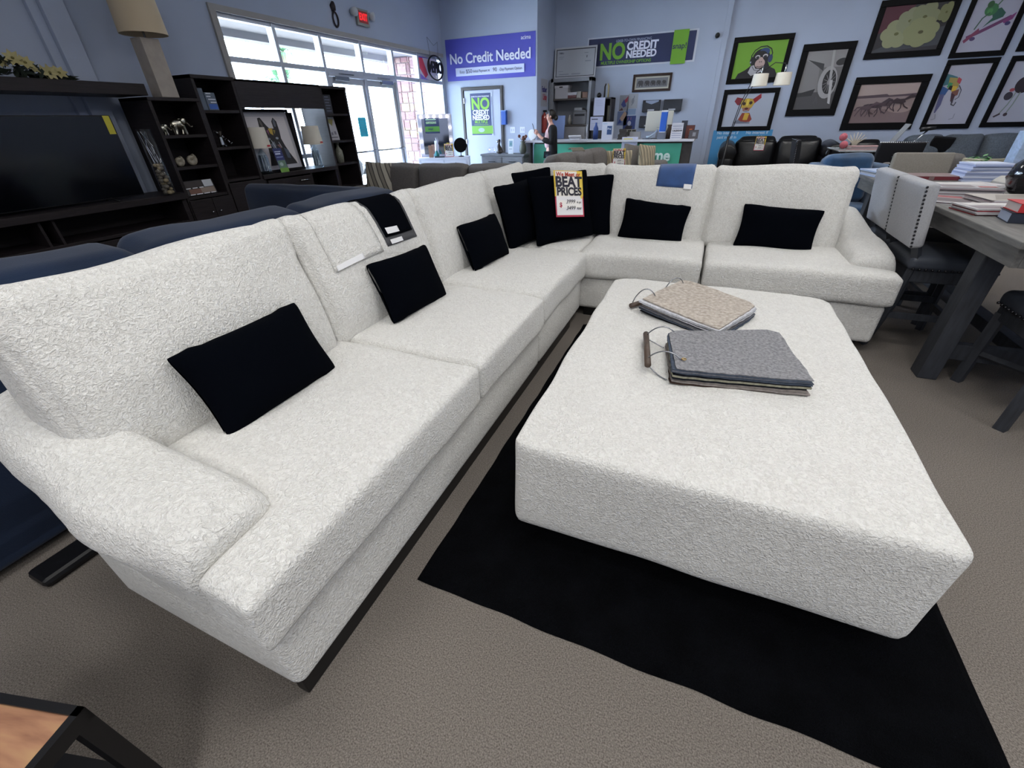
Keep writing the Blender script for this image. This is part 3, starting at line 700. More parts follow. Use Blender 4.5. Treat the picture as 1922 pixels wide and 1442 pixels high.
# ================================================================ LEFT SIDE: wall units
DW = M['darkwood']
def wall_unit_near():
    t = thing('entertainment_center', 'dark espresso wall unit with the big black television, nearer of the two', 'wall unit', (0, 0, 0))
    xb, xf = -5.78, -5.32
    MB().box(xb, 0.9, 1.745, xf + 0.02, 3.30, 1.84).build('bridge', DW, t, bevel=0.004)
    MB().box(xb, 1.0, 0.80, xf + 0.06, 3.27, 0.86).box(xb, 1.0, 0.0, xf, 1.04, 0.80).box(xb, 3.22, 0.0, xf, 3.27, 0.80).box(xb, 1.04, 0.04, xf, 3.22, 0.08).box(xb, 1.04, 0.55, xf, 3.22, 0.58).box(xb, 1.04, 0.08, xb + 0.02, 3.22, 0.8).build('console', DW, t, bevel=0.003)
    for y in (1.95, 2.05): MB().box(xf - 0.3, y, 0.58, xf, y + 0.02, 0.80).build('divider', DW, t)
    for (a, b) in ((1.05, 1.57), (1.59, 2.12), (2.14, 2.67), (2.69, 3.21)):
        d = MB().box(xf, a, 0.09, xf + 0.02, b, 0.54).build('door', DW, t, bevel=0.003)
        MB().sphere((xf + 0.035, b - 0.05 if a in (1.05, 2.14) else a + 0.05, 0.46), 0.013).build('knob', M['steel'], d, smooth=True)
    for (y0, y1, top) in ((0.45, 0.98, 1.735), (3.28, 3.82, 1.735)):
        p = MB().box(xb, y0, 0, xf, y0 + 0.035, top).box(xb, y1 - 0.035, 0, xf, y1, top).box(xb, y0, top - 0.03, xf + 0.01, y1, top).box(xb, y0, 0, xb + 0.02, y1, top)
        p.build('pier', DW, t, bevel=0.003)
        for z in (1.40, 1.10, 0.80): MB().box(xb + 0.02, y0 + 0.035, z - 0.028, xf - 0.01, y1 - 0.035, z).build('shelf', DW, t)
        ym = (y0 + y1) / 2
        for (a, b, kn) in ((y0 + 0.01, ym - 0.003, ym - 0.05), (ym + 0.003, y1 - 0.01, ym + 0.05)):
            d = MB().box(xf, a, 0.06, xf + 0.02, b, 0.765).build('door', DW, t, bevel=0.003)
            MB().sphere((xf + 0.035, kn, 0.62), 0.013).build('knob', M['steel'], d, smooth=True)
wall_unit_near()
def wall_unit_far():
    t = thing('entertainment_center', 'dark espresso wall unit in front of the windows, farther one with the dog picture', 'wall unit', (0, 0, 0))
    xb, xf = -5.80, -5.36
    for (y0, y1, top, kn) in ((3.84, 4.36, 1.955, 1), (5.72, 6.26, 1.94, 0)):
        MB().box(xb, y0, 0, xf, y0 + 0.035, top).box(xb, y1 - 0.035, 0, xf, y1, top).box(xb, y0, top - 0.035, xf + 0.01, y1, top).box(xb, y0, 0, xb + 0.02, y1, top).build('pier', DW, t, bevel=0.003)
        for z in ((1.63, 1.26, 0.92) if kn else (1.60, 1.25, 0.94, 0.60)): MB().box(xb + 0.02, y0 + 0.035, z - 0.028, xf - 0.01, y1 - 0.035, z).build('shelf', DW, t)
        if kn: MB().box(xf, y0 + 0.01, 0.06, xf + 0.02, y1 - 0.01, 0.88).build('door', DW, t, bevel=0.003)
    MB().box(xf - 0.06, 4.36, 1.66, xf, 5.72, 1.94).box(xb, 4.36, 1.92, xf, 5.72, 1.945).build('bridge', DW, t, bevel=0.003)
    MB().box(xb, 4.36, 0.87, xf + 0.02, 5.72, 0.92).box(xb, 4.36, 0, xf, 4.40, 0.87).box(xb, 5.16, 0, xf, 5.20, 0.87).box(xb, 5.68, 0, xf, 5.72, 0.87).box(xb, 4.4, 0.0, xb + 0.02, 5.68, 0.87).box(xb, 4.4, 0.5, xf, 5.68, 0.53).build('console', DW, t, bevel=0.003)
    MB().box(xb, 4.36, 0.92, xb + 0.02, 5.50, 1.62).build('back_panel', DW, t)
    d = MB().box(xf, 4.41, 0.55, xf + 0.02, 5.15, 0.85).build('drawer', DW, t, bevel=0.003)
    MB().tube([(xf + 0.02, 4.93, 0.80), (xf + 0.05, 4.93, 0.80), (xf + 0.05, 5.08, 0.80), (xf + 0.02, 5.08, 0.80)], 0.006, 8).build('handle', M['chrome'], d, smooth=True)
    MB().box(xf, 4.41, 0.05, xf + 0.02, 5.15, 0.53).build('drawer', DW, t, bevel=0.003)
wall_unit_far()
def television():
    t = thing('television', 'very large black flat television on the near wall unit', 'television', (-5.40, 2.0, 0.862))
    MB().box(-0.04, -0.92, 0.02, 0.0, 0.93, 0.72).build('housing', M['blackpl'], t, bevel=0.006)
    MB().box(-0.001, -0.91, 0.03, 0.004, 0.92, 0.712).build('screen', M['tv'], t)
    for y in (-0.6, 0.62): MB().tube([(-0.1, y, 0.006), (-0.02, y, 0.03), (0.12, y, 0.006)], 0.008, 6).build('stand', M['blackpl'], t, smooth=True)
    MB().box(0.0042, 0.86, 0.565, 0.006, 0.915, 0.715).build('energy_sticker', flat('#c2b83a'), t)
television()
def lamp_near():
    t = thing('table_lamp', 'tall lamp, beige drum shade, square pillar base, on top of the near wall unit', 'lamp', (-5.45, 3.58, 1.74), 0)
    MB().box(-0.10, -0.09, 0.0, 0.06, 0.09, 0.49).build('base', mat('stone_beige', '#a39a90', 0.6, noise_s=14, noise_amt=0.08), t, bevel=0.004)
    MB().cyl((0, 0, 0.49), (0, 0, 0.6), 0.01).build('stem', M['steel'], t)
    MB().lathe([(0.205, 0.52), (0.19, 0.90)], n=40, cap=False).lathe([(0.202, 0.522), (0.187, 0.898)], n=40, cap=False).build('lamp_shade', M['shade'], t, smooth=True)
lamp_near()
def flower_garland():
    t = thing('flower_arrangement', 'pale yellow silk flowers and dark leaves lying on top of the near wall unit', 'flowers', (-5.5, 2.05, 1.842))
    rnd = random.Random(5); lf = MB()
    for k in range(260):
        y = rnd.uniform(-0.7, 0.75); hmax = max(0.03, 0.30 * (1 - max(0, y) / 0.75)); c = Vector((rnd.uniform(-0.1, 0.1), y, rnd.uniform(0.01, hmax)))
        d = Vector((rnd.uniform(-1, 1), rnd.uniform(-1, 1), rnd.uniform(-0.2, 1))).normalized() * 0.06; q = d.orthogonal().normalized() * 0.02
        lf.add([c - d, c + q, c + d, c - q], [(0, 1, 2, 3)])
    lf.build('leaves', flat('#2c352c'), t)
    for k in range(22):
        y = -0.65 + 1.3 * k / 21 + rnd.uniform(-0.03, 0.03); c = Vector((rnd.uniform(0.0, 0.12), y, max(0.05, 0.27 * (1 - max(0, y) / 0.75) * rnd.uniform(0.3, 1.1)))); f = MB()
        ax = Vector((1, rnd.uniform(-0.6, 0.6), rnd.uniform(0, 0.8))).normalized(); e = ax.orthogonal().normalized(); g_ = ax.cross(e)
        for p in range(7):
            a = 2 * PI * p / 7; r = e * math.cos(a) + g_ * math.sin(a); s_ = ax.cross(r)
            f.add([c, c + r * 0.03 + s_ * 0.018 + ax * 0.01, c + r * 0.062 + ax * 0.014, c + r * 0.03 - s_ * 0.018 + ax * 0.01], [(0, 1, 2, 3)])
        f.sphere(tuple(c + ax * 0.006), 0.01, 6, 1)
        f.build('flower', [flat('#a89e6e'), flat('#6d6636')], t)
flower_garland()
def shell_vase():
    t = thing('vase', 'tall clear glass cylinder vase half filled with shells beside the television', 'vase', (-5.24, 3.08, 0.862))
    MB().lathe([(0.058, 0), (0.06, 0.01), (0.06, 0.6), (0.055, 0.6), (0.055, 0.02), (0.001, 0.015)], n=28, cap=False).build('glass_body', M['glass'], t, smooth=True)
    rnd = random.Random(2); s_ = MB()
    for z in [0.03 + 0.028 * i for i in range(10)]:
        for k in range(3): a = rnd.uniform(0, 6.28); s_.sphere((0.03 * math.cos(a), 0.03 * math.sin(a), z), rnd.uniform(0.018, 0.027), 6, rnd.randrange(2), (1, 1, 0.8))
    o = s_.build('shells', [flat('#9c8f72'), flat('#6f6a60')], t, smooth=True); o['kind'] = 'stuff'
    r2 = MB()
    for k in range(9): r2.tube([(rnd.uniform(-.03, .03), rnd.uniform(-.03, .03), 0.3), (rnd.uniform(-.03, .03), rnd.uniform(-.03, .03), 0.45), (rnd.uniform(-.04, .04), rnd.uniform(-.04, .04), 0.58)], 0.003, 5)
    r2.build('crystal_strands', M['chrome'], t)
shell_vase()
def elephant(x, y, z, s_, label, rz=0):
    """little metal elephant walking along +Y"""
    t = thing('elephant_figurine', label, 'figurine', (x, y, z), rz)
    b = MB(); b.sphere((0, 0, 0.62), 0.3, 12, 0, (0.75, 1.35, 0.95)); b.sphere((0, 0.47, 0.80), 0.19, 10, 0, (0.9, 1, 1.05))
    for sx in (-1, 1):
        b.tube([(sx * 0.13, 0.26, 0.55), (sx * 0.13, 0.33, 0.28), (sx * 0.13, 0.38 if sx > 0 else 0.26, 0.0)], [0.12, 0.085, 0.09], 10)
        b.tube([(sx * 0.13, -0.26, 0.55), (sx * 0.13, -0.25, 0.28), (sx * 0.13, -0.30 if sx > 0 else -0.2, 0.0)], [0.13, 0.09, 0.09], 10)
    b.tube([(0, 0.58, 0.75), (0, 0.72, 0.58), (0, 0.84, 0.46), (0, 0.95, 0.44), (0, 1.0, 0.53)], [0.09, 0.065, 0.05, 0.04, 0.03], 10)
    o = soften(b, 'body', M['silver'], t, voxel=0.03, it=4); o.scale = (s_, s_, s_)
    for sx in (-1, 1):
        e = MB().sphere((sx * 0.2, 0.38, 0.78), 0.17, 8, 0, (0.2, 0.8, 1)).build('ear', M['silver'], t, smooth=True); e.scale = (s_,) * 3
        k = MB().tube([(sx * 0.08, 0.6, 0.68), (sx * 0.1, 0.72, 0.58), (sx * 0.1, 0.8, 0.6)], [0.025, 0.02, 0.006], 6).build('tusk', M['silver'], t, smooth=True); k.scale = (s_,) * 3
    k = MB().tube([(0, -0.4, 0.7), (0, -0.46, 0.5), (0, -0.44, 0.35)], 0.018, 6).build('tail', M['silver'], t, smooth=True); k.scale = (s_,) * 3
elephant(-5.42, 3.55, 1.40, 0.165, 'larger silver elephant figurine with raised trunk on the wall unit shelf')
elephant(-5.42, 3.37, 1.40, 0.105, 'smaller silver elephant figurine behind the larger one on the wall unit shelf')
def conch(x, y, z, r, label):
    b = MB(); n = 26
    pts = []; rs = []
    for i in range(n):
        a = i * 0.55; R = r * (0.15 + 0.75 * i / n); pts.append((0.25 * r * (1 - i / n), R * math.cos(a), r + R * math.sin(a))); rs.append(0.12 * r + 0.45 * r * i / n)
    b.tube(pts, rs, 10); o = soften(b, 'sea_shell', mat('mottled_shell', '#8c8576', 0.4, noise_s=30, noise_amt=0.4), None, voxel=r * 0.09, it=3); o.location = (x, y, z); tag(o, label, 'ornament')
    zs = min(v.co.z for v in o.data.vertices); o.location.z = z - zs
conch(-5.42, 3.42, 1.10, 0.045, 'small mottled seashell at the left of the wall unit shelf'); conch(-5.42, 3.56, 1.10, 0.05, 'larger round seashell beside the small one on the wall unit shelf')
def sample_board():
    t = thing('finish_sample_board', 'board of wood and stone finish samples on the lower pier shelf', 'sample board', (-5.40, 3.34, 0.802), (0, 0, 0))
    art('board', t, 0.36, 0.15, [('r', '#17171c', 0, 0, 1, 1), ('r', '#2b2225', 0.03, 0.55, 0.62, 0.95), ('r', '#b9bcc2', 0.66, 0.5, 0.97, 0.97), ('r', '#6d4a3e', 0.12, 0.1, 0.5, 0.42), ('r', '#84756a', 0.5, 0.1, 0.97, 0.46),
        ('r', '#d9d9de', 0.05, 0.46, 0.2, 0.52), ('r', '#d9d9de', 0.26, 0.46, 0.42, 0.52), ('r', '#d9d9de', 0.48, 0.46, 0.62, 0.52), ('r', '#d9d9de', 0.1, 0.02, 0.26, 0.08), ('r', '#d9d9de', 0.3, 0.02, 0.5, 0.08), ('r', '#d9d9de', 0.54, 0.02, 0.74, 0.08), ('r', '#d9d9de', 0.78, 0.02, 0.95, 0.08)],
        (0.02, 0, 0.004), (math.radians(78), 0, PI / 2))
    MB().box(-0.03, 0.0, 0, -0.024, 0.36, 0.145).build('backing', M['blackpl'], t)
sample_board()
def sign_block():
    t = thing('word_sign', 'blue grey sign with white writing on the far wall unit left pier', 'sign', (-5.50, 3.93, 1.632))
    MB().box(0, 0, 0, 0.04, 0.075, 0.21).box(0.01, 0.075, 0, 0.05, 0.20, 0.17).build('block', flat('#5c6878'), t, bevel=0.003)
    for k, (a, b) in enumerate(((0.09, 0.15), (0.09, 0.14), (0.10, 0.19), (0.12, 0.19))): MB().box(0.0502, a, 0.155 - 0.028 * k, 0.052, b, 0.166 - 0.028 * k).build('written_line', flat('#cfd6e0'), t)
    MB().box(0.0502, 0.09, 0.01, 0.052, 0.19, 0.06).build('blue_panel', flat('#3a62b0'), t)
sign_block()
def crystal(x, y, z, label):
    t = thing('crystal_strand_vase', label, 'ornament', (x, y, z)); rnd = random.Random(9); b = MB()
    for k in range(16): b.sphere((rnd.uniform(-.03, .03), -0.05 + 0.012 * k + rnd.uniform(-.01, .01), 0.16 - 0.009 * k), rnd.uniform(0.006, 0.011), 4)
    b.lathe([(0.05, 0), (0.03, 0.02), (0.02, 0.10), (0.05, 0.16)], n=12)
    b.build('beads', M['chrome'], t)
crystal(-5.5, 4.06, 1.262, 'dark glittering beaded ornament on the middle left shelf of the far wall unit')

def framed(name, label, W, H, fw, shapes, loc, rot, fcol='#15131a', depth=0.03, group=None, mat_w=0.0, matcol='#d8d8d8', art_rot=None):
    t = thing(name, label, 'picture', loc, rot, group); f = MB()
    for (a, b, c, d) in ((-W / 2, -H / 2, W / 2, -H / 2 + fw), (-W / 2, H / 2 - fw, W / 2, H / 2), (-W / 2, -H / 2 + fw, -W / 2 + fw, H / 2 - fw), (W / 2 - fw, -H / 2 + fw, W / 2, H / 2 - fw)): f.box(a, b, 0, c, d, depth)
    f.build('frame', mat('frame_' + fcol.lstrip('#'), fcol, 0.55, spec=0.15), t, bevel=0.006)
    if mat_w:
        MB().box(-W / 2 + fw, -H / 2 + fw, 0.002, W / 2 - fw, H / 2 - fw, 0.006).build('mat_board', flat(matcol), t)
    a = fw + mat_w
    art('picture_print', t, W - 2 * a, H - 2 * a, shapes, (-W / 2 + a, -H / 2 + a, 0.007), (0, 0, 0))
    return t
dog_bulldog = [('r', '#c9c4c6', 0, 0, 1, 1),
    ('p', '#1b1a1f', [(0.30, 0.0), (0.36, 0.2), (0.38, 0.42), (0.42, 0.62), (0.34, 0.8), (0.36, 0.97), (0.42, 0.98), (0.5, 0.84), (0.56, 0.76), (0.66, 0.76), (0.66, 0.9), (0.72, 0.98), (0.78, 0.9), (0.78, 0.7), (0.76, 0.55), (0.8, 0.4), (0.86, 0.24), (0.95, 0.06), (0.97, 0.0)]),
    ('e', '#57544f', 0.405, 0.87, 0.025, 0.08, 12), ('e', '#5a5f6b', 0.715, 0.87, 0.03, 0.08, -4), ('p', '#b99a3a', [(0.52, 0.76), (0.62, 0.77), (0.6, 0.62), (0.54, 0.66)]), ('p', '#8a7a3c', [(0.62, 0.74), (0.68, 0.72), (0.64, 0.64)]),
    ('p', '#7b4a68', [(0.46, 0.72), (0.52, 0.74), (0.5, 0.62)]), ('e', '#7d8290', 0.47, 0.55, 0.03, 0.025), ('e', '#9aa0ab', 0.66, 0.56, 0.035, 0.025), ('p', '#7c5a58', [(0.6, 0.42), (0.7, 0.44), (0.68, 0.34)]), ('p', '#4b5568', [(0.74, 0.36), (0.84, 0.3), (0.84, 0.12), (0.76, 0.14)]),
    ('p', '#6a6f7b', [(0.46, 0.44), (0.56, 0.5), (0.58, 0.4), (0.5, 0.34)]), ('p', '#d8d4d2', [(0.56, 0.16), (0.64, 0.2), (0.66, 0.1), (0.6, 0.02), (0.54, 0.02)]), ('p', '#3b3b46', [(0.4, 0.3), (0.5, 0.3), (0.48, 0.2)]), ('l', '#c0c4cc', [(0.5, 0.52), (0.55, 0.36), (0.62, 0.3)], 0.012), ('l', '#c0c4cc', [(0.66, 0.48), (0.7, 0.36)], 0.01)]
pt = framed('framed_picture', 'framed portrait of a black dog with upright ears, leaning on the far wall unit', 0.84, 0.73, 0.03, dog_bulldog, (-5.52, 4.78, 1.285), (math.radians(84), 0, PI / 2), fcol='#101014', mat_w=0.05, matcol='#a7a6ac')
def crystal_lamp(y, label, tagc='#b03038'):
    t = thing('table_lamp', label, 'lamp', (-5.42, y, 0.922))
    MB().lathe([(0.07, 0), (0.075, 0.02), (0.06, 0.05), (0.062, 0.18), (0.045, 0.24), (0.015, 0.28), (0.012, 0.34)], n=20).build('base', glass('lamp_glass', (0.8, 0.88, 0.92)), t, smooth=True)
    b = MB()
    for k in range(8): b.cyl((0.05 * math.cos(k * PI / 4), 0.05 * math.sin(k * PI / 4), 0.03), (0.045 * math.cos(k * PI / 4 + 0.3), 0.045 * math.sin(k * PI / 4 + 0.3), 0.22), 0.006, n=6)
    b.build('ribs', M['chrome'], t)
    MB().lathe([(0.135, 0.30), (0.115, 0.53)], n=32, cap=False).build('lamp_shade', M['shadew'], t, smooth=True)
    art('tag', t, 0.05, 0.02, [('r', tagc, 0, 0, 1, 1)], (0.137, 0.0, 0.315), RL)
crystal_lamp(4.50, 'glass table lamp with pale shade overlapping the left of the dog picture'); crystal_lamp(5.42, 'glass table lamp with pale shade right of the dog picture')
def brochure():
    t = thing('brochure_card', 'upright blue and green brochure card in front of the dog picture', 'brochure', (-5.36, 4.74, 0.922), (math.radians(80), 0, PI / 2))
    art('card', t, 0.14, 0.29, [('r', '#27306a', 0, 0, 1, 1), ('r', '#5f7c6a', 0.05, 0.18, 0.95, 0.5), ('r', '#6b9a3a', 0, 0, 1, 0.18), ('e', '#9fb3ad', 0.4, 0.34, 0.2, 0.08), ('r', '#b9c2dd', 0.1, 0.84, 0.8, 0.88), ('r', '#b9c2dd', 0.1, 0.74, 0.7, 0.8), ('r', '#8f9ccc', 0.1, 0.62, 0.85, 0.65)], (-0.07, 0, 0), (0, 0, 0))
brochure()
def small_shelf_items():
    t = thing('printed_art_card', 'pale printed art card leaning on the right pier of the far wall unit', 'picture', (-5.46, 5.86, 1.255), (math.radians(82), 0, PI / 2))
    art('card', t, 0.27, 0.31, [('r', '#a9a7ad', 0, 0, 1, 1), ('p', '#8d8550', [(0.3, 0.9), (0.9, 0.9), (0.7, 0.6)]), ('p', '#e4e2e2', [(0.1, 0.6), (0.4, 0.75), (0.3, 0.4)]), ('r', '#55545e', 0.1, 0.1, 0.9, 0.14), ('r', '#6b6974', 0.15, 0.2, 0.35, 0.32), ('r', '#6b6974', 0.45, 0.22, 0.6, 0.34), ('r', '#6b6974', 0.7, 0.24, 0.85, 0.38)], (-0.1, 0, 0), (0, 0, 0))
    o = MB().lathe([(0.055, 0), (0.06, 0.1), (0.055, 0.17), (0.02, 0.22), (0.018, 0.25), (0.026, 0.26), (0.02, 0.29)], n=20).build('bottle', mat('speckled_ceramic', '#7a7c70', 0.4, noise_s=60, noise_amt=0.4), smooth=True)
    o.location = (-5.50, 5.99, 0.94); tag(o, 'speckled ceramic bottle on the lower right pier shelf of the far wall unit', 'bottle')
    t = thing('word_sign', 'dark sign with faint writing on the upper right pier shelf', 'sign', (-5.50, 5.86, 1.602))
    MB().box(0, 0, 0, 0.03, 0.16, 0.24).build('block', flat('#2c2e38'), t, bevel=0.003)
    for k in range(6): MB().box(0.0302, 0.03, 0.03 + 0.035 * k, 0.032, 0.13 - 0.02 * (k % 2), 0.04 + 0.035 * k).build('written_line', flat('#6d7486'), t)
    cols = ['#8b93a6', '#2c3348', '#b9bfcc', '#4a5268', '#9aa0ae', '#30384c']
    for k in range(6):
        o = MB().box(-0.14, 0, 0, 0, 0.22 - 0.01 * (k % 3), 0.022).build('magazine', flat(cols[k])); o.location = (-5.42, 5.26 + 0.006 * k, 0.532 + 0.023 * k)
        tag(o, 'magazine lying in the stack inside the open cubby of the far wall unit', 'magazine', 'magazines in the cubby')
small_shelf_items()

# ================================================================ generic sofa
def sofa(name, label, loc, rz, W, D, Hb, Hs, nseat, mt, armw=0.2, armh=0.6, legs=True, arms=(1, 1), bt=0.22, bulge=0.04, feet=None, cush_top=0.0, zb=0.07):
    """faces local -Y, centred on local X, back at local y=D"""
    t = thing(name, label, 'sofa', loc, rz); x0 = -W / 2 + (armw if arms[0] else 0); x1 = W / 2 - (armw if arms[1] else 0)
    def r_(nm, a, b, c, d, e, f, r, bu=(0, 0, 0), s_=0, lump=0.0):
        o = rbox(d - a, e - b, f - c, r, bu, 8, lump, s_).build(nm, mt, t, smooth=True); o.location = ((a + d) / 2, (b + e) / 2, (c + f) / 2); return o
    r_('base', -W / 2 + 0.02, 0.03, zb, W / 2 - 0.02, D, 0.30, 0.03)
    r_('back_frame', -W / 2 + 0.01, D - 0.14, zb, W / 2 - 0.01, D, Hb - 0.10, 0.05)
    if arms[0]: r_('arm', -W / 2, 0, zb, x0, D - 0.02, armh, 0.07)
    if arms[1]: r_('arm', x1, 0, zb, W / 2, D - 0.02, armh, 0.07)
    cw = (x1 - x0) / nseat
    for k in range(nseat):
        r_('seat_cushion', x0 + cw * k, 0.0, 0.30, x0 + cw * (k + 1), D - 0.3, Hs, 0.05, (0, 0, 0.02), k)
        o = r_('back_cushion', x0 + cw * k + 0.005, D - 0.14 - bt, Hs - 0.02, x0 + cw * (k + 1) - 0.005, D - 0.10, Hb + cush_top, 0.08, (0.01, bulge, 0.01), k + 3, 0.02)
        o.rotation_euler = (math.radians(-8), 0, 0)
    for sx in (-1, 1):
        for y in (0.08, D - 0.08): MB().cyl((sx * (W / 2 - 0.1), y, 0), (sx * (W / 2 - 0.1), y, 0.075), 0.025, 0.03).build('foot', M['blackpl'], t)
    return t
# navy sectional behind the white one (faces the televisions, -X): local -Y -> world -X needs rz=-90
sofa('sofa', 'navy blue velvet sofa back to back with the left run of the white sectional', (-3.22, 1.62, 0), -PI / 2, 3.3, 1.02, 0.97, 0.46, 3, M['navy'], bt=0.26, cush_top=0.05, zb=0.03)
sofa('sofa', 'navy blue velvet sofa end section closing the far side of the navy seating', (-3.72, 3.34, 0), 0, 1.9, 0.42, 0.93, 0.46, 1, M['navy'], bt=0.16, arms=(0, 0))
o = MB().box(-0.065, 0, 0, 0.065, 0.42, 0.04).build('power_box', M['blackpl'], bevel=0.018); o.location = (-2.05, 0.17, 0); tag(o, 'black box on the carpet behind the navy sofa, below the front left arm', 'box')
# ================================================================ BACK WALL
def exit_sign():
    t = thing('exit_sign', 'red lettered EXIT sign with two emergency lamp heads above the glass doors', 'exit sign', (XW, 7.57, 2.97))
    MB().box(0, -0.15, -0.11, 0.05, 0.15, 0.11).build('housing', flat('#8f938e'), t, bevel=0.006)
    MB().box(0.05, -0.115, -0.075, 0.052, 0.115, 0.08).build('face', flat('#a8433f'), t)
    text('EXIT', 0.125, t, (0.0535, 0, 0.0), RL, mat('exit_red', '#ff2a30', 0.5, emit=0.9), bold=0.03, sx=0.8)
    for s_ in (-1, 1):
        MB().tube([(0.02, s_ * 0.14, 0.02), (0.03, s_ * 0.20, 0.05)], 0.014, 8).cyl((0.0, s_ * 0.215, 0.05), (0.09, s_ * 0.235, 0.04), 0.045, 0.06, 16).build('lamp_head', flat('#b9bcc0'), t, smooth=True)
exit_sign()
def horn():
    t = thing('wall_ornament', 'small dark oval hanging ornament on the wall above the windows', 'ornament', (XW + 0.02, 6.92, 2.93))
    MB().tube([(0, 0.0, 0.14), (0, -0.02, 0.09), (0, -0.01, 0.03)], [0.02, 0.045, 0.035], 10).tube([(0, 0.055 * math.cos(a), -0.07 + 0.09 * math.sin(a)) for a in [2 * PI * i / 20 for i in range(21)]], 0.012, 8).build('body', flat('#2a2228'), t, smooth=True)
horn()
def open_sign():
    t = thing('neon_open_sign', 'round OPEN sign seen from behind, hanging in the last window', 'sign', (XW + 0.06, 9.74, 2.44))
    ring = [(0, 0.30 * math.cos(a), 0.21 * math.sin(a)) for a in [2 * PI * i / 40 for i in range(41)]]
    MB().tube(ring, 0.017, 8).build('ring', M['blackpl'], t, smooth=True)
    text('OPEN', 0.27, t, (0.0, 0, 0.0), (PI / 2, 0, -PI / 2), M['blackpl'], name='letters', bold=0.03, ext=0.012, sx=0.78)
    MB().tube([(0, -0.17, 0.17), (-0.02, -0.2, 0.5)], 0.003, 5).tube([(0, 0.14, 0.18), (-0.02, 0.2, 0.46)], 0.003, 5).tube([(-0.02, -0.2, 0.5), (0, 0, 0.38), (-0.02, 0.2, 0.46)], 0.003, 5).build('hanging_cord', M['blackpl'], t)
    MB().lathe([(0.02, -0.20), (0.02, -0.13)], n=10).build('tube_end', flat('#e8e8ea'), t)
open_sign()
art_o, ms = art_mb(0.74, 0.42, [('r', '#e8dff0', 0, 0, 1, 1), ('p', '#e2506a', [(0, 1), (0.2, 1), (0.45, 0.25), (0.3, 0.1), (0, 0.55)]), ('p', '#8f7be0', [(0, 0.3), (0.3, 0.1), (0.6, 0), (0, 0)]), ('p', '#6a52e0', [(0.0, 1), (0.7, 1), (0.7, 0.93), (0.0, 0.9)])])
o = art_o.build('window_poster', ms); o.location = (XW - 0.055, 9.26, 2.215); o.rotation_euler = RL; tag(o, 'red and purple poster in the upper corner window behind the round OPEN sign', 'poster')

def banner(name, label, x0, x1, z0, z1, y, shapes, cat='banner', sag=0.012, seed=0, nx=40, nz=14, tilt=0.0):
    """cloth banner hung on a wall, soft wrinkles in the mesh"""
    t = thing(name, label, cat, (x0, y, z0)); W = x1 - x0; H = z1 - z0; mb = MB(); cols = ['']
    def fn(a, b):
        wv = sag * (0.5 + 0.5 * math.sin(a * 9 + seed + b * 2)) * (1 - b) + sag * 0.8 * noise.noise(Vector((a * 5 + seed, b * 3, seed))) * 1.0
        return (a * W, -0.006 - abs(wv), b * H + tilt * a)
    mb.grid(fn, nx, nz); ob = mb.build('cloth', flat(shapes), t, smooth=True); return t
# NO CREDIT NEEDED, purple
t = banner('wall_banner', 'purple wall banner reading No Credit Needed above the office door', -5.785, -3.70, 2.225, 2.957, YB, '#4a4bb0', sag=0.014, seed=2)
wt = flat('#dfe3f4'); nv = flat('#2a2c58')
text('No Credit Needed', 0.25, t, (1.04, -0.026, 0.38), RB, wt, bold=0.022, sx=0.98)
text('acima', 0.095, t, (1.88, -0.026, 0.645), RB, wt, bold=0.012)
MB().box(0.22, -0.027, 0.08, 1.84, -0.0235, 0.225).build('white_strip', flat('#c3cbe8'), t, bevel=0.0)
text('Easy', 0.07, t, (0.38, -0.029, 0.152), RB, nv); text('$50', 0.10, t, (0.55, -0.029, 0.155), RB, nv); text('Initial Payment', 0.07, t, (0.82, -0.029, 0.152), RB, nv, bold=0.006, sx=0.85)
text('x', 0.07, t, (1.03, -0.029, 0.155), RB, nv, bold=0.02); text('90', 0.10, t, (1.17, -0.029, 0.155), RB, nv); text('-Day Payment Option', 0.07, t, (1.53, -0.029, 0.152), RB, nv, bold=0.006, sx=0.85)
# poster on the door
t = thing('door_poster', 'navy and green NO CREDIT NEEDED poster on the office door', 'poster', (-5.262, YB - 0.028, 1.165))
art('sheet', t, 0.56, 0.83, [('r', '#b9c3dc', 0, 0, 1, 1), ('r', '#2b3a66', 0.02, 0.02, 0.93, 0.985), ('r', '#6fa93a', 0.02, 0.05, 0.98, 0.24), ('e', '#9fb3c4', 0.46, 0.14, 0.14, 0.05), ('r', '#2b3a66', 0.96, 0.24, 0.975, 0.9)], (0, 0, 0), RB)
gr = flat('#7fba3e')
text('LEASE-TO-OWN FINANCING', 0.034, t, (0.26, -0.004, 0.755), RB, wt, bold=0.02)
text('NO', 0.30, t, (0.26, -0.004, 0.61), RB, gr, bold=0.035, sx=0.95); text('CREDIT', 0.125, t, (0.26, -0.004, 0.455), RB, wt, bold=0.035, sx=0.95); text('NEEDED', 0.125, t, (0.26, -0.004, 0.355), RB, wt, bold=0.035, sx=0.9)
text('MULTIPLE', 0.075, t, (0.26, -0.004, 0.27), RB, gr, bold=0.02)
MB().box(0.10, -0.004, 0.305, 0.42, -0.002, 0.311).box(0.08, -0.004, 0.222, 0.44, -0.002, 0.228).build('rule', gr, t)
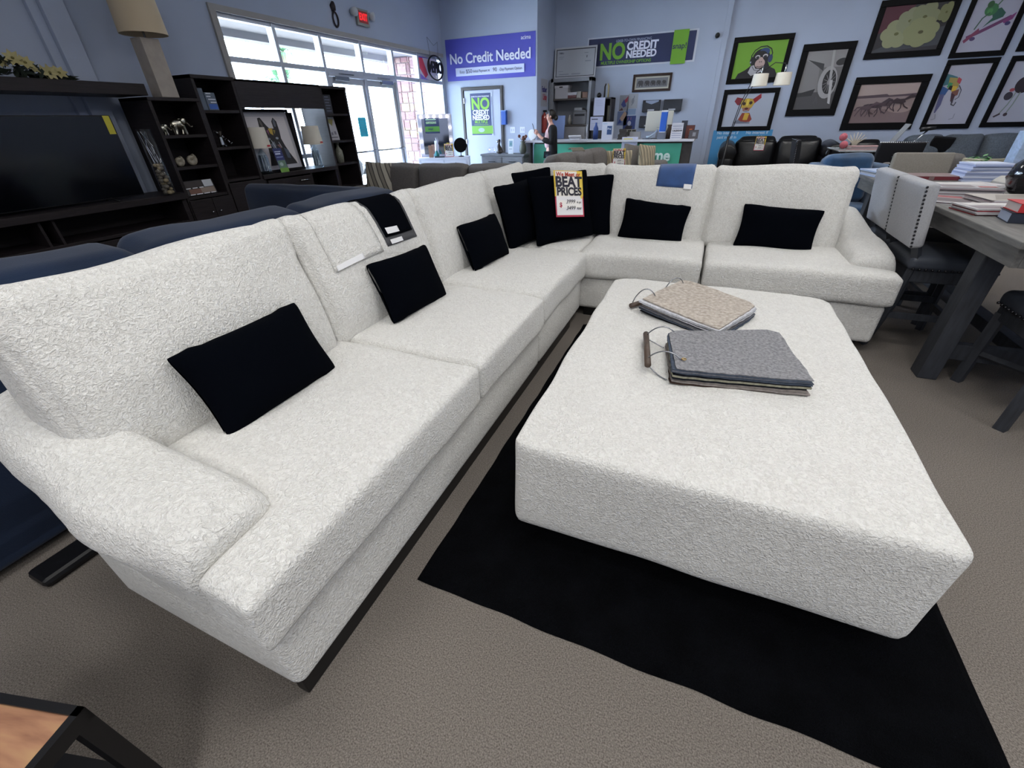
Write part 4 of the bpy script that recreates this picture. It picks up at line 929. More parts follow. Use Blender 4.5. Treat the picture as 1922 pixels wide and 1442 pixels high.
# snap banner
t = banner('wall_banner', 'navy and lime NO CREDIT NEEDED wall banner above the counter', -2.93, -0.69, 2.385, 2.912, YA, '#c4cad6', sag=0.006, seed=5)
MB().box(0.03, -0.020, 0.03, 2.20, -0.016, 0.50).build('navy_field', flat('#232d54'), t)
MB().box(1.77, -0.024, -0.02, 2.06, -0.0205, 0.53).build('lime_stripe', flat('#6da32c'), t)
text('LEASE-TO-OWN FINANCING', 0.062, t, (0.98, -0.024, 0.435), RB, flat('#9fa9c9'), bold=0.01, sx=0.9)
text('NO', 0.38, t, (0.55, -0.024, 0.255), RB, flat('#6da32c'), bold=0.035, sx=0.9); text('CREDIT', 0.185, t, (1.17, -0.024, 0.33), RB, wt, bold=0.04, sx=1.0); text('NEEDED', 0.165, t, (1.16, -0.024, 0.19), RB, wt, bold=0.04, sx=1.0)
text('MULTIPLE OWNERSHIP OPTIONS', 0.075, t, (0.85, -0.024, 0.075), RB, flat('#6da32c'), bold=0.02, sx=0.95)
text('snap!', 0.13, t, (1.915, -0.027, 0.27), RB, flat('#232d54'), bold=0.012)

# dispenser, switches
def dispenser():
    t = thing('sanitizer_dispenser', 'blue wall mounted dispenser right of the office door', 'dispenser', (-4.42, YB, 1.375))
    MB().box(-0.06, -0.09, 0, 0.06, 0, 0.27).build('housing', flat('#2352a8'), t, bevel=0.012); MB().box(-0.06, -0.09, 0.245, 0.06, -0.0, 0.272).build('lid', flat('#7fa3e0'), t, bevel=0.006)
dispenser()
for x, lb in ((-4.24, 'white double light switch plate left of its twin, right of the dispenser'), (-4.00, 'white double light switch plate nearer the wall corner')):
    t = thing('light_switch', lb, 'switch', (x, YB, 1.27))
    MB().box(-0.06, -0.008, -0.06, 0.06, 0, 0.06).build('plate', flat('#d3d9ea'), t, bevel=0.003)
    for dx in (-0.025, 0.025): MB().box(dx - 0.012, -0.014, -0.022, dx + 0.012, -0.008, 0.022).build('rocker', flat('#b9c1d8'), t, bevel=0.002)

# dresser with things on it
def dresser():
    t = thing('dresser', 'low grey wood dresser under the light switches', 'dresser', (-4.22, 9.72, 0))
    W = 0.5; gw = mat('grey_oak', '#6d7078', 0.6, noise_s=6, noise_amt=0.2, stretch=(1, 1, 8))
    MB().box(-W, -0.2, 0.08, W, 0.24, 0.80).box(-W - 0.02, -0.22, 0.80, W + 0.02, 0.25, 0.835).build('carcass', gw, t, bevel=0.004)
    for r in range(3):
        for c in range(2):
            x0 = -W + 0.02 + c * 0.49; z0 = 0.11 + r * 0.23
            d = MB().box(x0, -0.215, z0, x0 + 0.47, -0.2, z0 + 0.215).build('drawer', gw, t, bevel=0.003)
            MB().tube([(x0 + 0.16, -0.215, z0 + 0.12), (x0 + 0.16, -0.235, z0 + 0.12), (x0 + 0.31, -0.235, z0 + 0.12), (x0 + 0.31, -0.215, z0 + 0.12)], 0.006, 6).build('handle', M['blackpl'], d)
    for sx in (-1, 1):
        for y in (-0.17, 0.2): MB().box(sx * 0.47 - 0.025, y - 0.025, 0, sx * 0.47 + 0.025, y + 0.025, 0.08).build('foot', gw, t)
dresser()
DZ = 0.837
o = MB().lathe([(0.03, 0), (0.075, 0.03), (0.08, 0.09), (0.06, 0.12), (0.058, 0.12), (0.072, 0.08), (0.068, 0.04), (0.001, 0.02)], n=20, cap=False).build('glass_bowl', M['glass'], smooth=True); o.location = (-4.53, 9.68, DZ); tag(o, 'small clear glass bowl at the left end of the grey dresser', 'bowl')
b = MB().sphere((0, 0, 0.03), 0.06, 8, 0, (1.3, 0.8, 0.5)).tube([(0, 0, 0.03), (-0.02, 0, 0.14), (0.0, 0, 0.22)], [0.045, 0.035, 0.02], 10).sphere((0, 0, 0.25), 0.028, 8).tube([(0.0, 0, 0.16), (0.05, 0, 0.09), (0.09, 0, 0.03)], [0.02, 0.018, 0.014], 8)
o = soften(b, 'seated_statuette', flat('#2c2522'), None, voxel=0.008, it=3); o.location = (-4.34, 9.66, DZ); tag(o, 'dark seated statuette on the grey dresser', 'statuette')
t = thing('leaflet_holder', 'pale upright leaflet on the grey dresser left of the flower vase', 'leaflet', (-4.08, 9.66, DZ), (math.radians(82), 0, 0))
art('leaflet', t, 0.11, 0.27, [('r', '#cfd9e4', 0, 0, 1, 1), ('r', '#7f9fb4', 0.15, 0.5, 0.85, 0.9), ('r', '#9aa9b9', 0.15, 0.3, 0.8, 0.36), ('e', '#5f8f96', 0.5, 0.68, 0.2, 0.1)], (-0.05, 0, 0.002), (0, 0, 0))
MB().box(-0.055, -0.003, -0.004, 0.065, 0.28, 0.001).build('backing', M['paper'], t)
def flower_vase():
    t = thing('flower_vase', 'dark greenish vase of dark red flowers at the right end of the dresser', 'vase', (-3.80, 9.70, DZ))
    MB().lathe([(0.05, 0), (0.075, 0.05), (0.07, 0.14), (0.045, 0.2), (0.06, 0.23)], n=20).build('vase_body', flat('#4d5148'), t, smooth=True)
    r = random.Random(4)
    for k in range(9):
        a = r.uniform(0, 6.28); d = r.uniform(0.02, 0.11); c = (d * math.cos(a), d * math.sin(a), 0.27 + r.uniform(-0.02, 0.07)); MB().sphere(c, 0.032, 5).tube([(0, 0, 0.2), c], 0.005, 5, 1).build('flower', [flat('#5a3230' if k % 2 else '#6e4a3e'), flat('#3a4032')], t)
flower_vase()

# ---------------------------------------------------------------- vanity with light bulbs
VA = math.radians(24)
def VP(x, y):
    dx, dy = x + 5.30, y - 8.72
    return -5.24 + dx * math.cos(VA) - dy * math.sin(VA), 8.76 + dx * math.sin(VA) + dy * math.cos(VA)
def vanity():
    t = thing('vanity_table', 'white vanity desk with a bulb lined mirror in front of the windows', 'vanity', (-5.24, 8.76, 0), VA)
    wt_ = flat('#cdd3e4')
    MB().box(-0.50, -0.2, 0.79, 0.55, 0.22, 0.83).box(-0.50, -0.2, 0, -0.46, 0.2, 0.79).box(0.51, -0.2, 0, 0.55, 0.2, 0.79).box(-0.46, -0.19, 0.66, 0.51, 0.2, 0.79).build('desk', wt_, t, bevel=0.004)
    for k in range(2):
        d = MB().box(-0.44 + 0.48 * k, -0.205, 0.675, 0.02 + 0.47 * k, -0.19, 0.775).build('drawer', wt_, t, bevel=0.003); MB().sphere((-0.21 + 0.48 * k, -0.22, 0.725), 0.014).build('knob', M['steel'], d, smooth=True)
    MB().box(-0.48, 0.12, 0.83, 0.22, 0.15, 1.60).build('mirror_frame', flat('#8a90a6'), t, bevel=0.004)
    mr = bpy.data.materials.new('mirror'); mr.use_nodes = True; p = mr.node_tree.nodes['Principled BSDF']; p.inputs['Metallic'].default_value = 1; p.inputs['Roughness'].default_value = 0.06; p.inputs['Base Color'].default_value = (0.62, 0.66, 0.78, 1)
    MB().box(-0.40, 0.115, 0.88, 0.14, 0.119, 1.52).build('mirror', mr, t)
    em = mat('bulb_glow', '#fff4e0', 0.4, emit=14)
    for (x, z) in [(-0.40 + 0.135 * k, 1.555) for k in range(5)] + [(-0.44, z) for z in (1.33, 1.12, 0.93)] + [(0.18, z) for z in (1.36, 1.14, 0.95)]:
        MB().sphere((x, 0.085, z), 0.026, 8).build('bulb', em, t, smooth=True)
vanity()
t = thing('mirror_poster', 'small navy and lime poster taped on the vanity mirror', 'poster', (*VP(-5.64, 8.828), 1.26), VA)
art('sheet', t, 0.30, 0.27, [('r', '#27345a', 0, 0, 1, 1), ('r', '#4f8a3a', 0, 0.12, 1, 0.46), ('r', '#5b8f6a', 0.1, 0.62, 0.75, 0.78), ('r', '#8fb9a0', 0.1, 0.88, 0.8, 0.93)], (0, 0, 0), RB)
text('OPTIONS', 0.05, t, (0.14, -0.004, 0.19), RB, flat('#b4c9b4'), bold=0.02); text('snap!', 0.05, t, (0.12, -0.004, 0.08), RB, flat('#27345a'), bold=0.02)
price_sign(Matrix.Translation((*VP(-5.16, 8.60), 1.075)) @ Matrix.Rotation(VA, 4, 'Z') @ Matrix.Rotation(math.radians(8), 4, 'X'), 'BEAT PRICES sign standing on the white vanity desk', scale=0.85)
b = MB().lathe([(0.05, 0), (0.055, 0.06), (0.03, 0.1), (0.02, 0.12)], n=16); o = b.build('teal_jar', flat('#2f8088'), smooth=True); o.location = (*VP(-5.42, 8.62), 0.832); tag(o, 'small teal jar on the vanity desk', 'jar')
b = MB().tube([(0, 0, 0), (0, 0, 0.1), (0.01, 0, 0.2), (-0.01, 0, 0.3)], [0.035, 0.025, 0.03, 0.012], 10).tube([(0, 0, 0.2), (0.03, 0, 0.28), (0.01, 0, 0.36)], [0.012, 0.01, 0.006], 8)
o = soften(b, 'white_figurine', flat('#d6dcea'), None, voxel=0.008, it=3); o.location = (*VP(-5.44, 8.72), 0.832); tag(o, 'slim white figurine on the vanity desk behind the teal jar', 'figurine')
o = MB().box(-0.04, -0.012, 0, 0.05, 0.012, 0.22).build('card_stand', flat('#8a6a5a')); o.location = (*VP(-5.54, 8.60), 0.832); o.rotation_euler = (0, 0, VA); tag(o, 'brown upright card at the left of the vanity desk', 'card')
o = MB().box(-0.1, -0.04, 0, 0.1, 0.04, 0.012).box(-0.09, -0.035, 0.012, 0.1, 0.04, 0.022).build('magazine', flat('#3a3f4c')); o.rotation_euler = (0, 0, VA); o.location = (*VP(-5.36, 8.56), 0.832); tag(o, 'dark magazine lying on the vanity desk before the jar', 'magazine')
def swivel():
    t = thing('makeup_mirror', 'round black swivel mirror on a stand on the vanity desk', 'mirror', (*VP(-4.92, 8.66), 0.832), VA)
    MB().lathe([(0.06, 0), (0.06, 0.012), (0.008, 0.02), (0.008, 0.1)], n=20).build('stand', M['blackpl'], t, smooth=True)
    MB().cyl((0, -0.012, 0.21), (0, 0.012, 0.21), 0.135, n=32).build('disc', mat('matt_black', '#040405', 0.7, spec=0.1), t, bevel=0.004)
swivel()

# ---------------------------------------------------------------- service counter
CZ = 1.075
def counter():
    t = thing('service_counter', 'long service counter with a white top at the back of the store', 'counter', (0, 0, 0))
    MB().box(-3.86, 9.78, CZ - 0.04, -0.36, 10.45 - 0.27, CZ).box(-3.64, 10.18, CZ - 0.04, -0.36, 10.42, CZ).build('countertop', flat('#c9cbd4'), t, bevel=0.006)
    MB().box(-3.60, 9.90, 0.0, -0.40, 10.36, CZ - 0.04).build('body', mat('dark_counter_front', '#3a3634', 0.6, noise_s=12, noise_amt=0.3), t)
    MB().box(-3.80, 9.84, 0, -3.68, 10.0, CZ - 0.04).build('end_post', flat('#56585e'), t)
counter()
t = banner('counter_banner', 'green cloth banner reading Over Time hung on the counter front', -3.62, -0.575, 0.30, 1.005, 9.90, '#4cab90', sag=0.02, seed=9)
text('Over Time', 0.27, t, (2.27, -0.048, 0.49), RB, flat('#c8dcd6'), bold=0.03, sx=0.98)
def paper_on(name, label, x, y, z, W, H, shapes, tilt=0, cat='paper'):
    t = thing(name, label, cat, (x, y, z), (PI / 2 - tilt, 0, 0))
    MB().box(0, 0, -0.003, W, H, 0).build('backing', M['paper'], t)
    art('sheet', t, W, H, shapes, (0, 0, 0.0008), (0, 0, 0)); return t
paper_on('notice_sheet', 'white notice sheet with a round stamp taped over the green counter banner', -1.72, 9.84, 0.82, 0.31, 0.30, [('r', '#c5c9e0', 0, 0, 1, 1)] + [('r', '#9aa0bd', 0.1, 0.9 - 0.1 * k, 0.85 - 0.1 * (k % 3), 0.915 - 0.1 * k) for k in range(6)] + [('e', '#3a3a4a', 0.72, 0.3, 0.14, 0.14), ('e', '#c5c9e0', 0.72, 0.3, 0.115, 0.115), ('l', '#3a3a4a', [(0.66, 0.22), (0.74, 0.38), (0.8, 0.26)], 0.03)])
def terminal():
    t = thing('payment_terminal', 'white card terminal with a dark screen on the counter beside the standing woman', 'terminal', (-2.72, 9.93, CZ), 0.1)
    M4 = Matrix.Rotation(math.radians(-28), 4, 'X')
    MB().box(-0.13, -0.07, 0.035, 0.13, 0.05, 0.065, 0, M4).box(-0.10, 0, 0, 0.1, 0.09, 0.03).build('housing', flat('#d5d7de'), t, bevel=0.008)
    MB().box(-0.09, -0.045, 0.065, 0.09, 0.035, 0.068, 0, M4).build('screen', flat('#23272c'), t)
terminal()
def box_display():
    t = thing('product_box', 'white and navy product box standing on the counter', 'box', (-2.04, 9.90, CZ))
    MB().box(-0.105, -0.05, 0, 0.115, 0.05, 0.31).build('carton', flat('#c6cbdb'), t, bevel=0.002)
    MB().box(0.0, -0.052, 0.09, 0.095, -0.05, 0.24).build('blue_label', flat('#34507e'), t); text('Pro', 0.05, t, (0.045, -0.0535, 0.19), RB, wt, bold=0.01)
    MB().box(-0.09, -0.052, 0.27, 0.0, -0.05, 0.285).build('label', flat('#9fb4cf'), t)
box_display()
o = MB().box(-0.09, -0.09, 0, 0.09, 0.09, 0.02).box(-0.08, -0.08, 0.02, 0.08, 0.08, 0.05).box(-0.085, -0.07, 0.05, 0.07, 0.08, 0.09).box(-0.06, -0.07, 0.09, 0.08, 0.07, 0.13).box(-0.07, -0.06, 0.13, 0.05, 0.06, 0.18).build('letter_tray_stack', flat('#3a3838'), bevel=0.006); o.location = (-1.74, 9.98, CZ); tag(o, 'dark stack of trays and papers on the counter', 'tray')
for k, (x, zz, c, lb) in enumerate(((-1.62, 0, '#b9b6a4', 'beige envelope box on the counter beside the dark tray stack'),)):
    o = MB().box(-0.07, -0.04, 0, 0.14, 0.05, 0.13).build('envelope_box', flat('#8f8f93'), bevel=0.003); o.location = (x + 0.08, 10.05, CZ); tag(o, lb, 'box')
o = MB().box(-0.09, -0.05, 0, 0.09, 0.05, 0.025).build('yellow_note_pad', flat('#c9c48a')); o.location = (-1.60, 9.88, CZ); tag(o, 'pale yellow note pad on the counter edge', 'note pad')
t = thing('straw_cup', 'clear cup of straws on the counter right of the card terminal', 'cup', (-2.50, 10.02, CZ))
MB().lathe([(0.035, 0), (0.045, 0.14), (0.043, 0.14), (0.033, 0.004)], n=16, cap=False).build('cup', M['glass'], t, smooth=True)
MB().tube([(0, 0, 0.01), (0.01, 0, 0.27)], 0.006, 6).tube([(0.01, 0.01, 0.01), (-0.02, 0.02, 0.24)], 0.006, 6).build('straws', flat('#c9cdd6'), t)
o = MB().lathe([(0.05, 0), (0.055, 0.1), (0.05, 0.2), (0.02, 0.26), (0.02, 0.3)], n=14).build('spray_bottle', flat('#24407e'), smooth=True); o.location = (-2.33, 10.12, CZ); tag(o, 'blue spray bottle at the back of the counter', 'bottle')
def monitor():
    t = thing('computer_monitor', 'cream backed computer monitor facing the wall on the counter', 'monitor', (-1.13, 10.06, CZ))
    R = Matrix.Rotation(math.radians(-6), 4, 'X')
    MB().box(-0.2, -0.02, 0.13, 0.30, 0.02, 0.47, 0, R).build('shell', flat('#b9b8ae'), t, bevel=0.012)
    MB().box(0.02, 0.0, 0.02, 0.08, 0.04, 0.2).box(-0.06, -0.06, 0, 0.16, 0.1, 0.015).build('stand', flat('#7d7f86'), t, bevel=0.004)
monitor()
def air():
    t = thing('sanitizer_tower', 'tall blue and white upright dispenser on the counter before the monitor', 'dispenser', (-0.975, 9.90, CZ))
    MB().box(-0.075, -0.06, 0, 0.075, 0.08, 0.12).build('base', flat('#6a7180'), t, bevel=0.008)
    MB().box(-0.055, -0.055, 0.12, 0.06, 0.05, 0.46).build('column', flat('#2a5fc0'), t, bevel=0.008); MB().box(-0.055, -0.056, 0.10, 0.06, 0.05, 0.13).box(-0.055, -0.056, 0.445, 0.06, 0.05, 0.475).build('cap', flat('#c9cfdc'), t, bevel=0.004)
air()
def calendar():
    t = thing('desk_calendar', 'white tear-off calendar standing at the right of the counter', 'calendar', (-0.70, 9.86, CZ))
    R = Matrix.Rotation(math.radians(-12), 4, 'X')
    MB().box(-0.11, -0.004, 0, 0.10, 0.0, 0.27, 0, R).box(-0.11, 0.07, 0, 0.10, 0.075, 0.24, 0, Matrix.Rotation(math.radians(8), 4, 'X')).build('easel', flat('#c3c5cf'), t)
    s_ = MB()
    for k in range(5): s_.box(-0.09, -0.006, 0.02 + 0.035 * k + (0.05 if k > 2 else 0), 0.08, -0.0045, 0.03 + 0.035 * k + (0.05 if k > 2 else 0), 0, R)
    s_.build('date_grid', flat('#8a8ea6'), t)
    text('CALENDAR', 0.035, t, (-0.0, 0.014, 0.14), (math.radians(102), 0, 0), flat('#2d2c3a'), bold=0.03)
calendar()
o = MB().box(-0.055, -0.02, 0, 0.055, 0.02, 0.30).build('binder', flat('#3b3e4a'), bevel=0.004); o.location = (-0.60, 10.12, CZ); tag(o, 'tall dark grey binder behind the calendar on the counter', 'binder')
o = MB().lathe([(0.06, 0), (0.07, 0.1), (0.03, 0.2), (0.05, 0.24)], n=14).build('brown_vase', flat('#4a3c34'), smooth=True); o.location = (-0.86, 10.05, CZ); tag(o, 'small brown vase between the blue dispenser and the calendar', 'vase')
for (x, y, W, H, c, c2, lb) in ((-0.44, 10.06, 0.15, 0.22, '#5a2a26', '#b0603a', 'dark red framed card at the right end of the counter'), (-0.36, 9.95, 0.16, 0.14, '#4c4a50', '#84868e', 'small grey card holder at the right end of the counter')):
    t = thing('framed_card', lb, 'card', (x - 0.04, y, CZ), (math.radians(80), 0, 0)); art('card', t, W, H, [('r', c, 0, 0, 1, 1), ('r', c2, 0.4, 0.3, 0.75, 0.75)], (-W / 2, 0, 0.004), (0, 0, 0)); MB().box(-W / 2 - 0.006, 0, -0.006, W / 2 + 0.006, H + 0.006, 0.002).build('frame', M['blackpl'], t)
t = thing('desk_phone', 'white corded handset lying on the counter before the monitor', 'phone', (-1.20, 9.92, CZ))
MB().tube([(-0.06, 0, 0.03), (0.0, 0, 0.045), (0.09, 0, 0.11), (0.13, 0.02, 0.16)], [0.025, 0.014, 0.014, 0.02], 8).build('handset', flat('#b4c4d4'), t, smooth=True); MB().box(-0.13, -0.05, 0, 0.06, 0.06, 0.012).build('pad', flat('#4a5564'), t)
t = thing('white_round_fan', 'round white object at the left end of the counter before the standing woman', 'fan', (-3.68, 9.98, CZ))
MB().cyl((0, -0.03, 0.11), (0, 0.03, 0.11), 0.10, n=28).build('disc', flat('#d6dade'), t, bevel=0.012); MB().lathe([(0.06, 0), (0.03, 0.02), (0.02, 0.05)], n=16).build('foot', flat('#d6dade'), t, smooth=True)

# ---------------------------------------------------------------- cabinet with check on top
def office_cabinet():
    t = thing('office_cabinet', 'open grey office cabinet with printer and boxes behind the counter', 'cabinet', (0, 0, 0))
    x0, x1, y0, y1, zt = -3.62, -2.70, 10.98, 11.36, 2.215; g = flat('#7d8189')
    MB().box(x0, y0, 0, x0 + 0.06, y1, zt).box(x1 - 0.06, y0, 0, x1, y1, zt).box(x0, y0, zt - 0.07, x1, y1, zt).box(x0, y1 - 0.02, 0, x1, y1, zt).build('frame', g, t, bevel=0.004)
    for z in (1.84, 1.34, 0.8): MB().box(x0 + 0.06, y0 + 0.01, z - 0.03, x1 - 0.06, y1 - 0.02, z).build('shelf', flat('#4f4a48'), t)
    MB().box(x0 - 0.02, y0 - 0.03, 1.5, x0 - 0.0, y0, 2.19).build('door_edge', g, t)
    d = MB().box(-3.30, y0 - 0.02, 0.82, x1 - 0.07, y0 + 0.01, 1.30).build('file_drawer', flat('#8b8a8c'), t, bevel=0.006)
    MB().box(-3.06, y0 - 0.035, 1.08, -2.94, y0 - 0.02, 1.10).build('handle', M['blackpl'], d)
office_cabinet()
def storage_box():
    t = thing('storage_box', 'white lidded file box on the upper cabinet shelf', 'box', (-3.38, 11.15, 1.842))
    MB().box(-0.15, -0.13, 0, 0.15, 0.14, 0.20).build('box', flat('#a2a2a6'), t, bevel=0.003); MB().box(-0.16, -0.14, 0.19, 0.16, 0.15, 0.245).build('lid', flat('#a8a8ac'), t, bevel=0.003); MB().box(-0.05, -0.142, 0.205, 0.03, -0.139, 0.225).build('hand_hole', M['blackpl'], t)
storage_box()
for k, (x, w_, h_, c, lb) in enumerate(((-3.13, 0.19, 0.06, '#5c3a3c', 'dark red flat box under white papers on the upper cabinet shelf'), (-2.98, 0.1, 0.12, '#8c8a84', 'pale bundle of papers on the upper cabinet shelf'), (-2.84, 0.12, 0.11, '#74594c', 'brown cardboard box at the right of the upper cabinet shelf'))):
    o = MB().box(-w_ / 2, -0.1, 0, w_ / 2, 0.1, h_).build('carton', flat(c), bevel=0.003); o.location = (x, 11.12, 1.842); tag(o, lb, 'box')
o = MB().box(-0.11, -0.1, 0, 0.11, 0.1, 0.05).build('paper_ream', flat('#a9a9af')); o.location = (-3.12, 11.12, 1.903); tag(o, 'white paper ream lying on the dark red box in the cabinet', 'paper')
def printer():
    t = thing('printer', 'grey laser printer on the middle cabinet shelf', 'printer', (-2.93, 11.12, 1.342))
    MB().box(-0.15, -0.14, 0, 0.16, 0.15, 0.24).box(-0.14, -0.1, 0.24, 0.15, 0.15, 0.27).build('body', flat('#67686c'), t, bevel=0.012); MB().box(-0.14, -0.1, 0.27, 0.05, 0.12, 0.32).build('scanner_lid', flat('#83858a'), t, bevel=0.01)
    MB().box(-0.11, -0.145, 0.16, 0.12, -0.139, 0.2).build('paper_slot', M['blackpl'], t)
printer()
o = MB().lathe([(0.04, 0), (0.05, 0.1), (0.02, 0.17), (0.02, 0.19)], n=12).build('white_jug', flat('#a8a6a0'), smooth=True); o.location = (-3.18, 11.08, 1.342); tag(o, 'white plastic jug beside the printer', 'jug')
def big_check():
    t = thing('oversize_cheque', 'large framed presentation cheque leaning on top of the grey cabinet', 'picture', (-3.16, 11.24, 2.22), (math.radians(84), 0, 0))
    W, H = 0.94, 0.56
    MB().box(-W / 2, 0, 0, W / 2, 0.03, 0.02).box(-W / 2, H - 0.03, 0, W / 2, H, 0.02).box(-W / 2, 0.03, 0, -W / 2 + 0.03, H - 0.03, 0.02).box(W / 2 - 0.03, 0.03, 0, W / 2, H - 0.03, 0.02).build('frame', flat('#b4b7bd'), t)
    sh = [('r', '#3c3f44', 0, 0, 1, 1), ('r', '#a7abb2', 0.02, 0.03, 0.98, 0.97), ('r', '#6f7480', 0.1, 0.86, 0.16, 0.9), ('r', '#8a8f99', 0.07, 0.72, 0.2, 0.74), ('r', '#8a8f99', 0.07, 0.66, 0.18, 0.68), ('r', '#7d828d', 0.72, 0.82, 0.82, 0.84), ('r', '#4a4f5b', 0.78, 0.66, 0.8, 0.74), ('r', '#8a8f99', 0.75, 0.52, 0.9, 0.56), ('r', '#8a8f99', 0.07, 0.2, 0.2, 0.22), ('r', '#8a8f99', 0.1, 0.08, 0.35, 0.12), ('r', '#8a8f99', 0.42, 0.08, 0.65, 0.12)]
    art('cheque', t, W - 0.06, H - 0.06, sh, (-W / 2 + 0.03, 0.03, 0.004), (0, 0, 0))
    text('Thank', 0.05, t, (-0.33, 0.46, 0.016), (0, 0, 0), flat('#555a66'), shear=0.3)
big_check()
def father_poster():
    t = thing('wall_poster', 'white poster with blue and red writing on the side wall beside the cabinet', 'poster', (-3.668, 10.45, 1.70))
    art('sheet', t, 0.44, 0.50, [('r', '#a0a3ac', 0, 0, 1, 1)], (0, 0, 0), RL)
    text('Father', 0.14, t, (0.003, 0.22, 0.31), RL, flat('#2c2a7a'), bold=0.03, sx=0.9); text('Uday', 0.15, t, (0.003, 0.26, 0.17), RL, flat('#a02a40'), bold=0.03, sx=0.9)
father_poster()
t = thing('fire_extinguisher', 'red fire extinguisher hanging on the side wall below the poster', 'fire extinguisher', (-3.61, 10.55, 1.20))
MB().lathe([(0.055, 0), (0.06, 0.02), (0.06, 0.32), (0.02, 0.37), (0.015, 0.4)], n=20).build('cylinder', flat('#8c2c24'), t, smooth=True); MB().box(-0.03, -0.02, 0.39, 0.05, 0.02, 0.43).build('valve', M['blackpl'], t)
o = MB().box(-0.18, -0.01, 0, 0.20, 0.01, 0.45).build('blue_folder_board', flat('#6a7ca6'), bevel=0.004); o.location = (-3.22, 10.86, 0.9 + 0.12); o.rotation_euler = (math.radians(-8), 0, 0)
o.location = (-3.36, 10.60, CZ + 0.0); tag(o, 'pale blue board standing behind the woman on the counter', 'board')
def black_shelf():
    t = thing('bookshelf', 'dark narrow bookshelf behind the counter with papers taped to its side', 'shelf', (0, 0, 0)); x0, x1, y0, y1, zt = -2.62, -2.22, 10.95, 11.36, 1.83; g = flat('#2c2a2c')
    MB().box(x0, y0, 0, x0 + 0.03, y1, zt).box(x1 - 0.03, y0, 0, x1, y1, zt).box(x0, y0, zt - 0.03, x1, y1, zt).box(x0, y1 - 0.02, 0, x1, y1, zt).box(x0 + 0.03, y0, 0, x0 + 0.26, y0 + 0.02, zt - 0.03).build('frame', g, t)
    for z in (1.32, 0.8): MB().box(x0 + 0.03, y0 + 0.02, z - 0.03, x1 - 0.03, y1 - 0.02, z).build('shelf', g, t)
black_shelf()
paper_on('taped_sheet', 'upper white sheet taped to the dark bookshelf', -2.60, 10.945, 1.50, 0.24, 0.33, [('r', '#aeb2c8', 0, 0, 1, 1)] + [('r', '#8f94ae', 0.15, 0.85 - 0.1 * k, 0.8, 0.865 - 0.1 * k) for k in range(4)])
paper_on('taped_sheet', 'lower white sheet taped to the dark bookshelf', -2.66, 10.945, 1.22, 0.28, 0.26, [('r', '#aeb2c8', 0, 0, 1, 1), ('r', '#4a4a5c', 0.1, 0.78, 0.6, 0.86), ('r', '#8f94ae', 0.1, 0.5, 0.8, 0.52)])
o = MB().cyl((0, 0, 0), (0, 0, 0.36), 0.035, n=16).build('paper_roll', flat('#8f8f86'), smooth=True); o.location = (-2.30, 11.12, 1.322); tag(o, 'tall grey roll standing in the dark bookshelf', 'roll')
b = MB()
for x in (-0.04, 0.04): b.tube([(x, 0, 0), (x, 0, 0.20), (x * 0.5, 0, 0.25)], [0.02, 0.018, 0.012], 8, 0 if x < 0 else 1)
o = b.build('paired_figurine', [flat('#2c2826'), flat('#a39776')], smooth=True); o.location = (-2.38, 11.1, 1.832); tag(o, 'tall dark and gold figurine on top of the dark bookshelf', 'figurine')
o = MB().sphere((0, 0, 0.045), 0.05, 10).build('dark_ball_ornament', M['blackpl'], smooth=True); o.location = (-2.54, 11.12, 1.832); tag(o, 'small dark ornament on top of the dark bookshelf beside the figurine', 'ornament')

# five elephants, clippings, organisers
def eleph(x, s_): return [('e', '#3e3c3e', x, 0.52, 0.07 * s_, 0.24 * s_), ('e', '#3e3c3e', x - 0.05 * s_, 0.6, 0.035 * s_, 0.16 * s_), ('r', '#3e3c3e', x - 0.05 * s_, 0.14 + 0.1 * (1 - s_), x - 0.02 * s_, 0.5), ('r', '#3e3c3e', x + 0.025 * s_, 0.14 + 0.1 * (1 - s_), x + 0.055 * s_, 0.5), ('l', '#3e3c3e', [(x - 0.075 * s_, 0.6), (x - 0.095 * s_, 0.4), (x - 0.09 * s_, 0.22)], 0.02 * s_)]
sh = [('r', '#74757a', 0, 0, 1, 1)]
for x, s_ in ((0.15, 1.15), (0.36, 1.0), (0.55, 0.95), (0.73, 0.85), (0.9, 0.75)): sh += eleph(x, s_)
framed('framed_picture', 'framed picture of five elephants in a row below the navy banner', 0.80, 0.315, 0.045, sh, (-1.478, YA - 0.002, 2.07), RB, fcol='#3a2e2a', mat_w=0.03, matcol='#b7b4a8')
def clip(label, x, z, W, H, shapes):
    t = thing('wall_clipping', label, 'poster', (x, YA - 0.004, z)); art('sheet', t, W, H, shapes, (0, 0, 0), RB)
clip('wall clipping with a red and blue parrot shape', -2.13, 1.58, 0.2, 0.29, [('r', '#80858e', 0, 0, 1, 1), ('p', '#8c3348', [(0.45, 0.6), (0.95, 0.95), (0.9, 0.6), (0.6, 0.45)]), ('p', '#3a4580', [(0.2, 0.4), (0.5, 0.75), (0.8, 0.3), (0.5, 0.2)]), ('p', '#4a2c32', [(0.0, 0.0), (0.35, 0.2), (0.5, 0.02)])])
clip('wall clipping of a bird in blue and tan below the parrot one', -2.15, 1.30, 0.22, 0.27, [('r', '#5f6f96', 0, 0, 1, 1), ('p', '#a58e80', [(0.2, 0.4), (0.7, 1), (1, 0.85), (0.6, 0.3)]), ('p', '#2a438c', [(0.1, 0.1), (0.3, 0.5), (0.5, 0.2)])])
clip('pale drawing pinned above a blue slip left of the wall organizers', -1.94, 1.62, 0.21, 0.27, [('r', '#9fa3ab', 0, 0, 1, 1), ('l', '#5f6570', [(0.4, 0.2), (0.55, 0.5), (0.6, 0.85)], 0.05), ('e', '#7d828c', 0.5, 0.5, 0.14, 0.2)])
